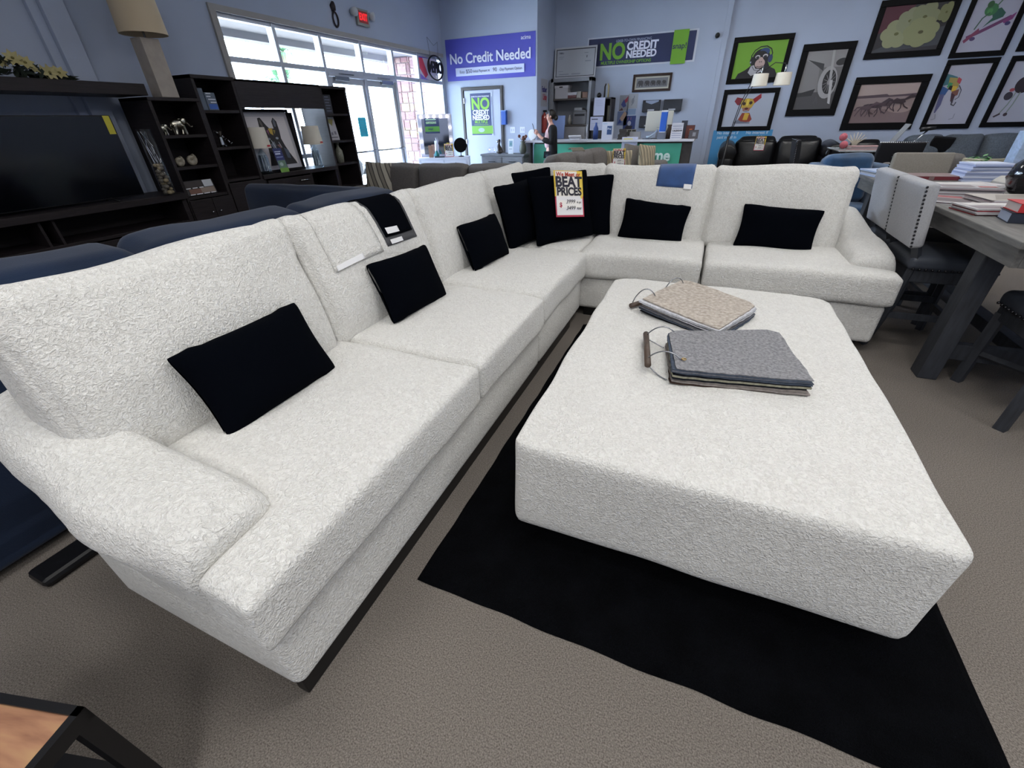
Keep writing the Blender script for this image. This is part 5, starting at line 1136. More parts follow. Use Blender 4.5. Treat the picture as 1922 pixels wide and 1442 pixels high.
clip('small light blue slip pinned below the pale drawing', -1.95, 1.50, 0.2, 0.11, [('r', '#7d94b4', 0, 0, 1, 1), ('r', '#34507e', 0, 0, 0.15, 0.5)])
clip('blue square picture with a white crowned figure', -2.00, 1.22, 0.27, 0.26, [('r', '#2f3f74', 0, 0, 1, 1), ('e', '#a9acba', 0.5, 0.45, 0.15, 0.18), ('p', '#23202c', [(0.1, 0.0), (0.3, 0.3), (0.8, 0.25), (0.7, 0)]), ('l', '#a06a78', [(0.35, 0.7), (0.4, 0.9)], 0.04), ('l', '#a06a78', [(0.6, 0.7), (0.6, 0.9)], 0.04)])
clip('strip of three small dark photos near the counter top', -1.99, 1.08, 0.30, 0.14, [('r', '#a3a093', 0, 0, 1, 1)] + [('r', '#3a3a34', 0.03 + 0.33 * k, 0.08, 0.3 + 0.33 * k, 0.92) for k in range(3)])
def organizer(x, z, label, paper=True):
    t = thing('wall_file_organizer', label, 'file holder', (x, YA, z)); c = flat('#2d3038')
    pts = [(-0.165, 0), (0.165, 0), (0.185, 0.2), (0.1, 0.17), (0, 0.14), (-0.1, 0.17), (-0.185, 0.2)]
    MB().prism(pts, 0.07, 0.075, 0, Matrix.Rotation(PI / 2, 4, 'X')).build('front_panel', c, t)
    MB().box(-0.185, -0.075, 0, -0.175, 0, 0.22).box(0.175, -0.075, 0, 0.185, 0, 0.22).box(-0.17, -0.075, -0.005, 0.17, 0, 0.004).box(-0.18, -0.006, 0, 0.18, 0, 0.22).build('tray', c, t)
    MB().box(-0.07, -0.078, 0.02, 0.07, -0.0755, 0.05).build('label_slot', flat('#a9adb6'), t)
    if paper: MB().box(-0.13, -0.05, 0.01, 0.14, -0.02, 0.21).build('papers', flat('#8d9ab4'), t)
organizer(-1.42, 1.54, 'upper left black wall file organizer with papers'); organizer(-0.98, 1.54, 'upper right black wall file organizer', False); organizer(-1.45, 1.25, 'lower black wall file organizer behind the monitor', False)
t = thing('security_camera', 'small black dome camera high on the wall at the corner bead', 'camera', (-0.335, YA - 0.03, 2.77))
MB().sphere((0, -0.02, 0), 0.045, 10).build('dome', M['blackpl'], t, smooth=True); MB().cyl((0, 0, 0), (0, 0.03, 0), 0.03, n=16).build('bracket', M['blackpl'], t)

# ---------------------------------------------------------------- the woman at the counter
def skin_body(name, joints, edges, root, mt, parent, sub=2):
    me = bpy.data.meshes.new(name); me.from_pydata([j[0] for j in joints], edges, []); o = bpy.data.objects.new(name, me); C.objects.link(o)
    sk = o.modifiers.new('skin', 'SKIN'); sk.use_smooth_shade = True
    for i, j in enumerate(joints):
        r = j[1] if isinstance(j[1], tuple) else (j[1], j[1]); me.skin_vertices[0].data[i].radius = r
    me.skin_vertices[0].data[root].use_root = True
    s_ = o.modifiers.new('sub', 'SUBSURF'); s_.levels = sub; s_.render_levels = sub
    dg = bpy.context.evaluated_depsgraph_get(); dg.update(); m2 = bpy.data.meshes.new_from_object(o.evaluated_get(dg)); bpy.data.objects.remove(o)
    m2.name = name; m2.materials.clear(); m2.materials.append(mt); m2.polygons.foreach_set('use_smooth', [True] * len(m2.polygons))
    o2 = bpy.data.objects.new(name, m2); C.objects.link(o2); o2.parent = parent; return o2
def woman():
    """faces local -Y, ~1.60 m"""
    t = thing('person', 'woman in a black cardigan and pale top standing at the counter, looking at her phone', 'person', (-3.10, 9.45, 0), math.radians(-68))
    sk = mat('skin', '#c99a8a', 0.55, spec=0.3)
    J = [((0, 0, 0.90), (0.13, 0.10)), ((0, 0.0, 1.05), (0.11, 0.085)), ((0, 0.01, 1.22), (0.135, 0.095)), ((0, 0.02, 1.315), (0.09, 0.07)), ((0, 0.0, 1.38), 0.042), ((0, -0.015, 1.43), 0.045),
         ((0, -0.03, 1.49), (0.066, 0.08)), ((0, -0.015, 1.55), (0.06, 0.07)),
         ((0.165, 0.02, 1.29), 0.05), ((0.20, 0.01, 1.06), 0.038), ((0.12, -0.19, 1.14), 0.027), ((0.08, -0.26, 1.21), (0.03, 0.02)),
         ((-0.165, 0.02, 1.29), 0.05), ((-0.20, 0.01, 1.06), 0.038), ((-0.10, -0.20, 1.14), 0.027), ((-0.05, -0.27, 1.22), (0.03, 0.02)),
         ((0.09, 0, 0.84), 0.085), ((0.095, -0.01, 0.47), 0.055), ((0.095, 0.02, 0.09), 0.035), ((0.095, -0.1, 0.035), 0.032), ((-0.09, 0, 0.84), 0.085), ((-0.095, -0.01, 0.47), 0.055), ((-0.095, 0.02, 0.09), 0.035), ((-0.095, -0.1, 0.035), 0.032)]
    Ed = [(0, 1), (1, 2), (2, 3), (3, 4), (4, 5), (5, 6), (6, 7), (3, 8), (8, 9), (9, 10), (10, 11), (3, 12), (12, 13), (13, 14), (14, 15), (0, 16), (16, 17), (17, 18), (18, 19), (0, 20), (20, 21), (21, 22), (22, 23)]
    body = skin_body('body', J, Ed, 0, sk, t)
    def kids(nm, joints, edges, mt): return skin_body(nm, joints, edges, 0, mt, t, 1)
    # nose, ears, eyes, mouth
    MB().tube([(0, -0.105, 1.515), (0, -0.128, 1.49), (0, -0.11, 1.478)], [0.008, 0.013, 0.01], 8).build('nose', sk, t, smooth=True)
    MB().box(-0.022, -0.112, 1.448, 0.022, -0.104, 1.458).build('mouth', flat('#8c4a48'), t, bevel=0.003)
    for s_ in (-1, 1):
        MB().sphere((s_ * 0.03, -0.098, 1.515), 0.011, 8).build('eye', flat('#2b211d'), t, smooth=True)
        MB().sphere((s_ * 0.07, -0.01, 1.50), 0.022, 8, 0, (0.4, 0.8, 1.2)).build('ear', sk, t, smooth=True)
    for s_ in (-1, 1):   # fingers
        bx, by, bz = (0.075, -0.275, 1.225) if s_ > 0 else (-0.045, -0.285, 1.235)
        for k in range(4):
            o_ = (k - 1.5) * 0.016; L_ = (0.06, 0.07, 0.066, 0.052)[k]
            MB().tube([(bx, by, bz + o_), (bx - s_ * 0.02, by - L_ * 0.6, bz + o_ + 0.012), (bx - s_ * 0.045, by - L_ * 0.75, bz + o_ + 0.014)], [0.009, 0.008, 0.006], 8).build('finger', sk, t, smooth=True)
        MB().tube([(bx, by + 0.02, bz + 0.015), (bx - s_ * 0.01, by - 0.005, bz + 0.045), (bx - s_ * 0.025, by - 0.035, bz + 0.055)], [0.011, 0.009, 0.007], 8).build('thumb', sk, t, smooth=True)
    hair = MB().sphere((0, 0.01, 1.535), 0.088, 14, 0, (0.92, 1.02, 0.98)).sphere((0, 0.10, 1.475), 0.045, 10)
    ho = hair.build('hair', mat('dark_hair', '#17120f', 0.5), t, smooth=True)
    for v in ho.data.vertices:
        if v.co.y < -0.045 and v.co.z < 1.575: v.co.y = -0.045 - (v.co.y + 0.045) * 0.0
    top = mat('pale_top', '#c9a9ad', 0.8)
    skin_body('blouse', [((0, -0.012, 0.93), (0.142, 0.108)), ((0, -0.03, 1.06), (0.122, 0.10)), ((0, -0.025, 1.22), (0.14, 0.105)), ((0, 0.01, 1.31), (0.08, 0.07))], [(0, 1), (1, 2), (2, 3)], 0, top, t)
    bk = mat('black_knit', '#0c0c11', 0.9)
    J2 = [((0, 0.05, 0.62), (0.21, 0.11)), ((0, 0.045, 0.95), (0.19, 0.115)), ((0, 0.035, 1.2), (0.175, 0.105)), ((0, 0.035, 1.315), (0.11, 0.07)), ((0.17, 0.03, 1.29), 0.07), ((0.215, 0.02, 1.05), 0.068), ((0.13, -0.17, 1.12), 0.052),
          ((-0.17, 0.03, 1.29), 0.07), ((-0.215, 0.02, 1.05), 0.068), ((-0.115, -0.17, 1.12), 0.052)]
    skin_body('cardigan', J2, [(0, 1), (1, 2), (2, 3), (3, 4), (4, 5), (5, 6), (3, 7), (7, 8), (8, 9)], 0, bk, t)
    J3 = [((0, 0, 0.93), (0.135, 0.105)), ((0.09, 0, 0.82), 0.092), ((0.095, -0.01, 0.47), 0.064), ((0.095, 0.02, 0.10), 0.052), ((-0.09, 0, 0.82), 0.092), ((-0.095, -0.01, 0.47), 0.064), ((-0.095, 0.02, 0.10), 0.052)]
    skin_body('trousers', J3, [(0, 1), (1, 2), (2, 3), (0, 4), (4, 5), (5, 6)], 0, mat('dark_denim', '#161b28', 0.8), t)
    for s_ in (-1, 1): rbox(0.085, 0.22, 0.07, 0.03).build('shoe', M['blackpl'], t, smooth=True, loc=(s_ * 0.095, -0.045, 0.036))
    mw = t.matrix_basis.copy()
    ph = MB().box(-0.036, -0.005, -0.075, 0.036, 0.005, 0.075).build('phone', M['blackpl'], bevel=0.004)
    ph.matrix_world = mw @ Matrix.Translation((0.01, -0.345, 1.32)) @ Matrix.Rotation(math.radians(18), 4, 'X'); tag(ph, 'dark smartphone held up by the woman at the counter', 'phone')
woman()

# ---------------------------------------------------------------- charcoal sectional in the middle distance
def grey_run(label, loc, rz, W, n, D=0.95, Hb=0.88, **k): return sofa('sofa', label, loc, rz, W, D, Hb, 0.45, n, M['grey'], armw=0.18, bt=0.24, bulge=0.05, **k)
grey_run('long charcoal grey sofa facing the white sectional, beyond its left run', (-3.85, 5.72, 0), 0, 2.98, 3, cush_top=0.02)
grey_run('charcoal grey sofa running toward the counter, draped with fabric swatches', (-1.30, 7.50, 0), math.radians(79.7), 2.2, 3, cush_top=0.12, D=0.95)
t = sofa('sofa', 'charcoal grey loveseat with striped pillows in front of the green banner', (-1.22, 8.98, 0), 0, 1.30, 0.75, 0.74, 0.45, 2, M['grey'], armw=0.16, arms=(0, 1), bt=0.2)
def striped(name, seed, cols, scale=8, rot=0.2):
    m = bpy.data.materials.new(name); m.use_nodes = True; N = m.node_tree.nodes; L = m.node_tree.links; b = N['Principled BSDF']; b.inputs['Roughness'].default_value = 0.9
    tc = N.new('ShaderNodeTexCoord'); mp = N.new('ShaderNodeMapping'); mp.inputs['Rotation'].default_value = (0, rot, 0); w_ = N.new('ShaderNodeTexWave'); w_.inputs['Scale'].default_value = scale; w_.inputs['Distortion'].default_value = 0.6
    r = N.new('ShaderNodeValToRGB'); r.color_ramp.interpolation = 'CONSTANT'; e = r.color_ramp.elements; e[0].color = (*srgb(cols[0]), 1); e[1].position = 0.4; e[1].color = (*srgb(cols[1]), 1); x = e.new(0.75); x.color = (*srgb(cols[2]), 1)
    L.new(tc.outputs['Object'], mp.inputs['Vector']); L.new(mp.outputs['Vector'], w_.inputs['Vector']); L.new(w_.outputs['Fac'], r.inputs['Fac']); L.new(r.outputs['Color'], b.inputs['Base Color']); return m
st1 = striped('beige_stripes', 1, ('#b3a68c', '#6a6458', '#8f8672'), 5); st2 = striped('chevron', 2, ('#b7b0a0', '#4d4a46', '#8d877c'), 2.2, 0.35)
pillow(-1.52, 8.50, 0.76, 0.50, 0.42, 0.13, er(12, 20, 0), 'beige striped pillow carrying a BEAT sign, in front of the counter', 21, st1, 'pillows on the charcoal loveseat')
pillow(-1.36, 9.14, 0.80, 0.42, 0.46, 0.12, er(12, 30, 8), 'plain grey pillow at the right of the striped BEAT sign pillow', 22, M['grey'], 'pillows on the charcoal loveseat')
pillow(-1.10, 9.06, 0.80, 0.40, 0.46, 0.12, er(12, 50, 6), 'beige striped pillow, rightmost of the charcoal loveseat pillows', 23, st1, 'pillows on the charcoal loveseat')
price_sign(Matrix.Translation((-1.49, 8.37, 1.0)) @ Matrix.Rotation(math.radians(20), 4, 'Z') @ Matrix.Rotation(math.radians(-8), 4, 'X'), 'yellow edged BEAT PRICES sign on the striped pillow before the counter', scale=1.0)
pillow(-4.98, 6.22, 0.72, 0.46, 0.44, 0.12, er(12, 14, 3), 'grey and cream chevron pillow at the left end of the charcoal sofa', 24, st2, 'chevron pillow')
o = MB().grid(lambda a, b: (-0.1 + 0.2 * a, -0.30 + 0.6 * b, 0.012 + 0.03 * math.sin(PI * b)), 4, 10).build('fabric_swatch', fab('olive', '#6d675a')); o.location = (-2.13, 7.9, 1.0); o.rotation_euler = (0, 0, 0.4)
s_ = o.modifiers.new('s', 'SOLIDIFY'); s_.thickness = 0.012; tag(o, 'beige and brown swatch pad lying over the charcoal sofa back', 'swatch')

ap = art('notice_poster', None, 0.22, 0.30, [('r', '#35c4e6', 0, 0, 1, 1)] + [('r', '#5fb4c9', 0.15, 0.85 - 0.12 * k, 0.8, 0.875 - 0.12 * k) for k in range(6)], (XW - 0.058, 7.09, 1.26), RL)
tag(ap, 'bright cyan notice taped inside the left glass door', 'poster')
# ================================================================ PICTURE WALL
def pic(label, x0, x1, z0, z1, fw, shapes, **k):
    return framed('framed_picture', label, x1 - x0, z1 - z0, fw, shapes, ((x0 + x1) / 2, YP - 0.002, (z0 + z1) / 2), RB, **k)
BK = '#060609'
chimp = [('r', '#6d9e2a', 0, 0, 1, 1),
    ('p', '#15131a', [(0.08, 0), (0.12, 0.14), (0.26, 0.24), (0.33, 0.32), (0.4, 0.45), (0.68, 0.45), (0.74, 0.3), (0.86, 0.22), (0.92, 0.08), (0.93, 0)]),
    ('e', '#17151c', 0.53, 0.56, 0.17, 0.24), ('e', '#28406a', 0.58, 0.72, 0.10, 0.10), ('e', '#17151c', 0.52, 0.60, 0.13, 0.14),
    ('l', '#14151a', [(0.34, 0.50), (0.33, 0.62), (0.38, 0.76), (0.48, 0.85), (0.6, 0.86), (0.7, 0.78), (0.74, 0.66), (0.73, 0.52)], 0.02),
    ('e', '#1b1c24', 0.36, 0.48, 0.045, 0.11), ('e', '#2b3a5e', 0.72, 0.52, 0.045, 0.11), ('e', '#8d94a4', 0.335, 0.44, 0.014, 0.03),
    ('e', '#b9b4ba', 0.46, 0.58, 0.05, 0.05), ('e', '#b9b4ba', 0.61, 0.60, 0.05, 0.05), ('e', '#26242a', 0.46, 0.565, 0.035, 0.035), ('e', '#26242a', 0.61, 0.58, 0.035, 0.035),
    ('e', '#b39a94', 0.53, 0.40, 0.10, 0.13), ('e', '#b39a94', 0.535, 0.50, 0.045, 0.07), ('l', '#3a3034', [(0.47, 0.32), (0.53, 0.30), (0.6, 0.33)], 0.012), ('e', '#3a3034', 0.52, 0.44, 0.01, 0.015), ('e', '#3a3034', 0.555, 0.44, 0.01, 0.015),
    ('p', '#a7a6ac', [(0.32, 0.16), (0.36, 0.34), (0.42, 0.36), (0.46, 0.26), (0.58, 0.24), (0.62, 0.18), (0.5, 0.12), (0.4, 0.06)]), ('l', '#3b3a44', [(0.38, 0.33), (0.44, 0.22), (0.56, 0.2)], 0.01)]
pic('framed picture of a black ape with headphones on a lime green ground', -0.012, 1.025, 1.975, 2.722, 0.085, chimp, fcol=BK)
pup = [('r', '#a9b0bf', 0, 0, 1, 1),
    ('p', '#8c3a2c', [(0.34, 0.22), (0.40, 0.42), (0.56, 0.42), (0.64, 0.22), (0.6, 0.14), (0.36, 0.13)]), ('p', '#c9a23a', [(0.44, 0.2), (0.46, 0.42), (0.56, 0.4), (0.54, 0.2)]),
    ('p', '#6b7080', [(0.24, 0.11), (0.34, 0.22), (0.4, 0.16), (0.62, 0.12), (0.6, 0.09), (0.3, 0.09)]),
    ('p', '#7a1f2b', [(0.18, 0.78), (0.22, 0.90), (0.36, 0.86), (0.40, 0.74), (0.30, 0.66), (0.26, 0.66)]), ('p', '#8f2029', [(0.56, 0.82), (0.72, 0.99), (0.74, 0.86), (0.62, 0.70)]),
    ('p', '#b99a3e', [(0.32, 0.80), (0.44, 0.86), (0.56, 0.84), (0.62, 0.72), (0.58, 0.58), (0.52, 0.50), (0.42, 0.50), (0.34, 0.60)]), ('p', '#9c6a58', [(0.38, 0.58), (0.56, 0.58), (0.54, 0.48), (0.48, 0.44), (0.4, 0.48)]),
    ('e', '#3a2c22', 0.40, 0.70, 0.035, 0.05), ('e', '#3a2c22', 0.54, 0.72, 0.035, 0.05), ('e', '#5c1f24', 0.47, 0.55, 0.04, 0.035), ('p', '#d9c14a', [(0.44, 0.84), (0.5, 0.84), (0.49, 0.64), (0.45, 0.64)]), ('e', '#8a8f9c', 0.47, 0.47, 0.05, 0.025)]
pic('framed picture of a small yellow and red puppy on a pale ground', -0.008, 1.012, 1.155, 1.885, 0.08, pup, fcol=BK)
plane = [('r', '#6c6a6b', 0, 0, 1, 1), ('r', '#8b898a', 0, 0.72, 1, 1), ('r', '#4a494b', 0, 0, 1, 0.3), ('p', '#7d7b7c', [(0, 0.3), (0, 0.85), (0.4, 0.75), (0.5, 0.3)]), ('p', '#3a3a3d', [(0.05, 0.86), (0.5, 0.78), (0.52, 0.66), (0.3, 0.76)]), ('p', '#2f2f32', [(0, 0.28), (0.45, 0.36), (0.4, 0.24), (0, 0.22)]),
    ('e', '#9c9a9b', 0.72, 0.46, 0.24, 0.28, 8), ('e', '#29292c', 0.76, 0.47, 0.17, 0.21, 8), ('e', '#303033', 0.93, 0.8, 0.14, 0.06, 10)] + \
    [('l', '#7c7a7c', [(0.76, 0.47), (0.76 + 0.15 * math.cos(a), 0.47 + 0.18 * math.sin(a))], 0.014) for a in [2 * PI * i / 13 for i in range(13)]] + \
    [('e', '#8f8d8f', 0.76, 0.47, 0.05, 0.05), ('p', '#b3b1b2', [(0.76, 0.5), (0.84, 0.5), (0.95, 0.08), (0.88, 0.1)]), ('p', '#a3a1a2', [(0.74, 0.5), (0.8, 0.52), (0.68, 1.0), (0.62, 1.0)]), ('l', '#55545a', [(0.5, 0.1), (0.56, 0.22)], 0.008), ('l', '#55545a', [(0.6, 0.1), (0.52, 0.22)], 0.008)]
pic('framed black and white picture of a propeller aircraft engine', 1.213, 2.062, 1.395, 2.535, 0.11, plane, fcol=BK)
def horse(x, y, s_, c, fl=1):
    f = lambda a, b: (x + a * s_ * fl, y + b * s_)
    return [('p', c, [f(-0.14, 0.0), f(-0.12, 0.10), f(0.08, 0.12), f(0.12, 0.02), f(0.06, -0.02)]), ('p', c, [f(0.06, 0.04), f(0.08, 0.12), f(0.18, 0.24), f(0.26, 0.20), f(0.27, 0.15), f(0.19, 0.14)]),
        ('l', c, [f(-0.12, 0.03), f(-0.17, -0.12), f(-0.2, -0.22)], 0.022 * s_), ('l', c, [f(-0.09, 0.0), f(-0.08, -0.14), f(-0.04, -0.24)], 0.02 * s_), ('l', c, [f(0.07, 0.0), f(0.12, -0.1), f(0.2, -0.16)], 0.02 * s_), ('l', c, [f(0.04, 0.0), f(0.06, -0.14), f(0.03, -0.24)], 0.02 * s_), ('l', c, [f(-0.13, 0.08), f(-0.2, 0.06), f(-0.24, -0.04)], 0.03 * s_)]
hs = [('r', '#8d7c7a', 0, 0, 1, 1), ('r', '#a89691', 0, 0.72, 1, 1), ('r', '#7a6767', 0, 0, 1, 0.35), ('p', '#4f4149', [(0, 0.70), (0.5, 0.74), (0.55, 0.70), (1, 0.74), (1, 0.68), (0, 0.64)]), ('e', '#9a8580', 0.8, 0.35, 0.2, 0.1)] + horse(0.38, 0.40, 1.0, '#40333b') + horse(0.55, 0.44, 0.8, '#4a3a40') + horse(0.76, 0.5, 0.9, '#372a30') + horse(0.22, 0.36, 0.8, '#55444a')
pic('framed sepia picture of horses running', 2.225, 3.355, 1.14, 1.985, 0.115, hs, fcol=BK)
def petals(cx, cy, rx, ry, c, c2, n=6, ph=0.0): return [('e', c, cx + rx * 0.6 * math.cos(2 * PI * k / n + ph), cy + ry * 0.6 * math.sin(2 * PI * k / n + ph), rx * 0.52, ry * 0.5) for k in range(n)] + [('e', c, cx, cy, rx * 0.5, ry * 0.5), ('e', c2, cx, cy, rx * 0.16, ry * 0.12)]
fl_ = [('r', '#2c2a30', 0, 0, 1, 1), ('p', '#4d1c2c', [(0.0, 1), (0.45, 1), (0.3, 0.6), (0.0, 0.42)]), ('p', '#40444a', [(0, 0.05), (0.6, 0.4), (1, 0.5), (1, 0.1), (0, 0)])] + petals(0.30, 0.40, 0.22, 0.30, '#8c8e6c', '#5f5f38') + petals(0.44, 0.66, 0.18, 0.26, '#84876a', '#5f5f38', 6, 0.5) + petals(0.64, 0.72, 0.2, 0.3, '#7f8262', '#56562f', 5) + petals(0.66, 0.40, 0.24, 0.30, '#868862', '#4c4a28', 7, 0.3) + petals(0.93, 0.78, 0.1, 0.2, '#747650', '#55552c', 5)
pic('framed picture of large pale blossoms on a dark ground', 2.228, 3.345, 2.243, 3.06, 0.09, fl_, fcol=BK)
frog = [('r', '#a6a6b6', 0, 0, 1, 1), ('l', '#6a3a62', [(0.1, 0.22), (0.35, 0.30), (0.9, 0.50)], 0.08), ('p', '#7c3a58', [(0.05, 0.18), (0.3, 0.36), (0.34, 0.30), (0.1, 0.14)]), ('p', '#7c3a70', [(0.75, 0.44), (0.98, 0.56), (0.95, 0.46), (0.8, 0.40)]), ('e', '#4a3a66', 0.25, 0.20, 0.06, 0.03), ('e', '#3f3a6c', 0.88, 0.4, 0.06, 0.03),
    ('p', '#2f5a4e', [(0.36, 0.36), (0.5, 0.44), (0.72, 0.5), (0.74, 0.56), (0.6, 0.64), (0.42, 0.6), (0.5, 0.5)]), ('e', '#3c7348', 0.40, 0.62, 0.14, 0.09), ('e', '#345c3a', 0.34, 0.7, 0.07, 0.05), ('e', '#4d8a50', 0.38, 0.60, 0.06, 0.04), ('l', '#3c5a48', [(0.2, 0.34), (0.28, 0.5), (0.4, 0.58)], 0.03), ('l', '#48644e', [(0.48, 0.66), (0.58, 0.78), (0.66, 0.94)], 0.03), ('l', '#a03c48', [(0.6, 0.86), (0.66, 0.96), (0.7, 1.0)], 0.03), ('l', '#a03c48', [(0.66, 0.9), (0.8, 0.95)], 0.025)]
pic('framed picture of a green frog riding a purple board', 3.472, 4.215, 2.19, 3.22, 0.075, frog, fcol=BK)
el = [('r', '#aaaab8', 0, 0, 1, 1), ('p', '#3f6f78', [(0.0, 0.86), (0.12, 0.84), (0.3, 0.80), (0.3, 0.7), (0.0, 0.66)]), ('p', '#9c8c4e', [(0.1, 0.80), (0.36, 0.78), (0.42, 0.62), (0.16, 0.6)]), ('p', '#a8404a', [(0.32, 0.8), (0.42, 0.76), (0.42, 0.68), (0.32, 0.72)]), ('p', '#2f5488', [(0.0, 0.66), (0.2, 0.6), (0.16, 0.5), (0.0, 0.52)]), ('p', '#3e8a58', [(0.14, 0.72), (0.24, 0.7), (0.22, 0.62), (0.12, 0.64)]), ('p', '#16161c', [(0.18, 0.66), (0.30, 0.66), (0.28, 0.58), (0.18, 0.6)]),
    ('p', '#c9a53c', [(0.26, 0.66), (0.4, 0.64), (0.38, 0.56), (0.28, 0.56)]), ('p', '#7a5048', [(0.3, 0.56), (0.46, 0.6), (0.48, 0.5), (0.36, 0.46)]), ('l', '#3a3a4a', [(0.42, 0.66), (0.52, 0.58), (0.53, 0.46), (0.46, 0.42)], 0.02), ('p', '#4a2f3c', [(0.30, 0.54), (0.36, 0.4), (0.44, 0.36), (0.42, 0.5)]), ('l', '#3c3c48', [(0.4, 0.44), (0.42, 0.34), (0.5, 0.32), (0.52, 0.38)], 0.03), ('p', '#55567c', [(0.02, 0.52), (0.14, 0.52), (0.16, 0.34), (0.1, 0.2), (0.07, 0.2)]), ('l', '#85858f', [(0.12, 0.18), (0.16, 0.1), (0.06, 0.08)], 0.02), ('l', '#85858f', [(0.62, 0.18), (0.62, 0.1), (0.52, 0.08)], 0.02)]
pic('framed picture of a multicoloured patchwork elephant on white', 3.49, 4.20, 1.14, 2.17, 0.075, el, fcol=BK)
os_ = [('r', '#a9aab8', 0, 0, 1, 1), ('e', '#2a2028', 0.46, 0.62, 0.2, 0.14), ('e', '#35303c', 0.22, 0.44, 0.1, 0.07, 20), ('e', '#9c4a50', 0.24, 0.54, 0.06, 0.03), ('l', '#7d8a80', [(0.36, 0.5), (0.3, 0.3), (0.2, 0.14)], 0.03), ('l', '#7d8a80', [(0.46, 0.5), (0.42, 0.3), (0.36, 0.15)], 0.03), ('p', '#3d3038', [(0.08, 0.1), (0.22, 0.16), (0.24, 0.13), (0.12, 0.08)]), ('e', '#3d3038', 0.36, 0.13, 0.05, 0.03), ('l', '#8a8f88', [(0.6, 0.68), (0.64, 0.84), (0.62, 0.94)], 0.03), ('e', '#6a4a50', 0.64, 0.94, 0.05, 0.03)]
pic('framed picture of a long legged dark ostrich on white, at the right edge', 4.34, 5.05, 1.155, 2.175, 0.075, os_, fcol=BK)
pic('framed dark picture above the ostrich at the right edge', 4.34, 5.05, 2.23, 3.22, 0.075, [('r', '#3c3a44', 0, 0, 1, 1), ('r', '#55505c', 0.2, 0.2, 0.8, 0.7)], fcol=BK)

def month_poster():
    t = thing('standing_poster', 'light blue no interest poster board behind the black leather sofa', 'poster', (-0.06, YP - 0.02, 0.30))
    MB().box(0, -0.004, 0, 1.13, 0.002, 0.87).build('board', flat('#4590c4'), t)
    text('No interest if', 0.075, t, (0.28, -0.006, 0.82), RB, flat('#c9d9e6'), bold=0.015); text('paid in full in', 0.075, t, (0.28, -0.006, 0.74), RB, flat('#c9d9e6'), bold=0.015)
    text('No interest if', 0.075, t, (0.84, -0.006, 0.82), RB, flat('#c9d9e6'), bold=0.015); text('paid in full in', 0.075, t, (0.84, -0.006, 0.74), RB, flat('#c9d9e6'), bold=0.015)
    text('6', 0.50, t, (0.30, -0.006, 0.46), RB, flat('#c3cdd9'), bold=0.05); text('Months', 0.15, t, (0.30, -0.006, 0.17), RB, flat('#c3cdd9'), bold=0.02)
month_poster()
def arc_lamp():
    t = thing('floor_lamp', 'black floor lamp with two cream drum shades before the picture wall', 'lamp', (0.20, 10.2, 0))
    MB().lathe([(0.16, 0), (0.16, 0.025), (0.02, 0.03)], n=28).build('base', M['blackpl'], t, smooth=True)
    MB().cyl((0, 0, 0.03), (0.03, 0, 1.1), 0.022).tube([(0.02, 0, 1.05), (0.10, 0, 1.6), (0.26, 0, 2.08), (0.33, 0, 2.14), (0.34, 0, 2.10)], 0.007, 8).tube([(0.04, 0, 1.05), (0.13, 0, 1.6), (0.32, 0, 2.06), (0.52, 0, 2.2), (0.68, 0, 2.18), (0.70, 0, 2.10)], 0.007, 8).build('pole', M['blackpl'], t, smooth=True)
    for x in (0.34, 0.70):
        MB().lathe([(0.132, 1.87), (0.12, 2.05)], (x, 0, 0), 32, cap=False).build('lamp_shade', M['shadew'], t, smooth=True)
        MB().cyl((x, 0, 2.0), (x, 0, 2.16), 0.012).build('socket', M['chrome'], t, smooth=True)
arc_lamp()

# ================================================================ far right seating
t = sofa('sofa', 'black leather reclining sofa with rolled arms under the puppy picture', (1.16, 10.20, 0), 0, 2.06, 1.02, 1.02, 0.50, 2, M['leather'], armw=0.28, armh=0.76, bt=0.26, bulge=0.07)
for sx in (-1, 1):
    a = MB().cyl((sx * 0.89, 0.0, 0.80), (sx * 0.89, 0.85, 0.86), 0.16, 0.15, 24).build('arm_roll', M['leather'], t, smooth=True, bevel=0.03)
for sx in (-0.36, 0.36):
    o = rbox(0.68, 0.2, 0.26, 0.08, (0, 0.05, 0.02), 8, 0.02, 4).build('headrest', M['leather'], t, smooth=True); o.location = (sx, 0.78, 0.93)
price_sign(Matrix.Translation((0.84, 10.78, 1.07)) @ Matrix.Rotation(math.radians(-6), 4, 'X'), 'yellow and white BEAT PRICES sign hanging on the black leather sofa', scale=0.85)
sofa('armchair', 'black leather armchair right of the black leather sofa, before the picture wall', (2.655, 10.35, 0), 0, 0.88, 0.98, 0.98, 0.46, 1, M['leather'], armw=0.2, bt=0.24)['category'] = 'armchair'
sofa('sofa', 'slate grey sectional sofa along the picture wall at the far right', (4.36, 10.38, 0), 0, 2.5, 1.0, 1.05, 0.55, 4, M['greyblue'], armw=0.16, armh=0.7, bt=0.26, bulge=0.06)
o = rbox(0.32, 0.05, 0.24, 0.02).build('control_panel', M['leather'], smooth=True); o.location = (3.75, 10.95, 0.92); o.rotation_euler = (0.3, 0.1, 0); tag(o, 'small black cushion lying against the slate grey sectional', 'cushion')
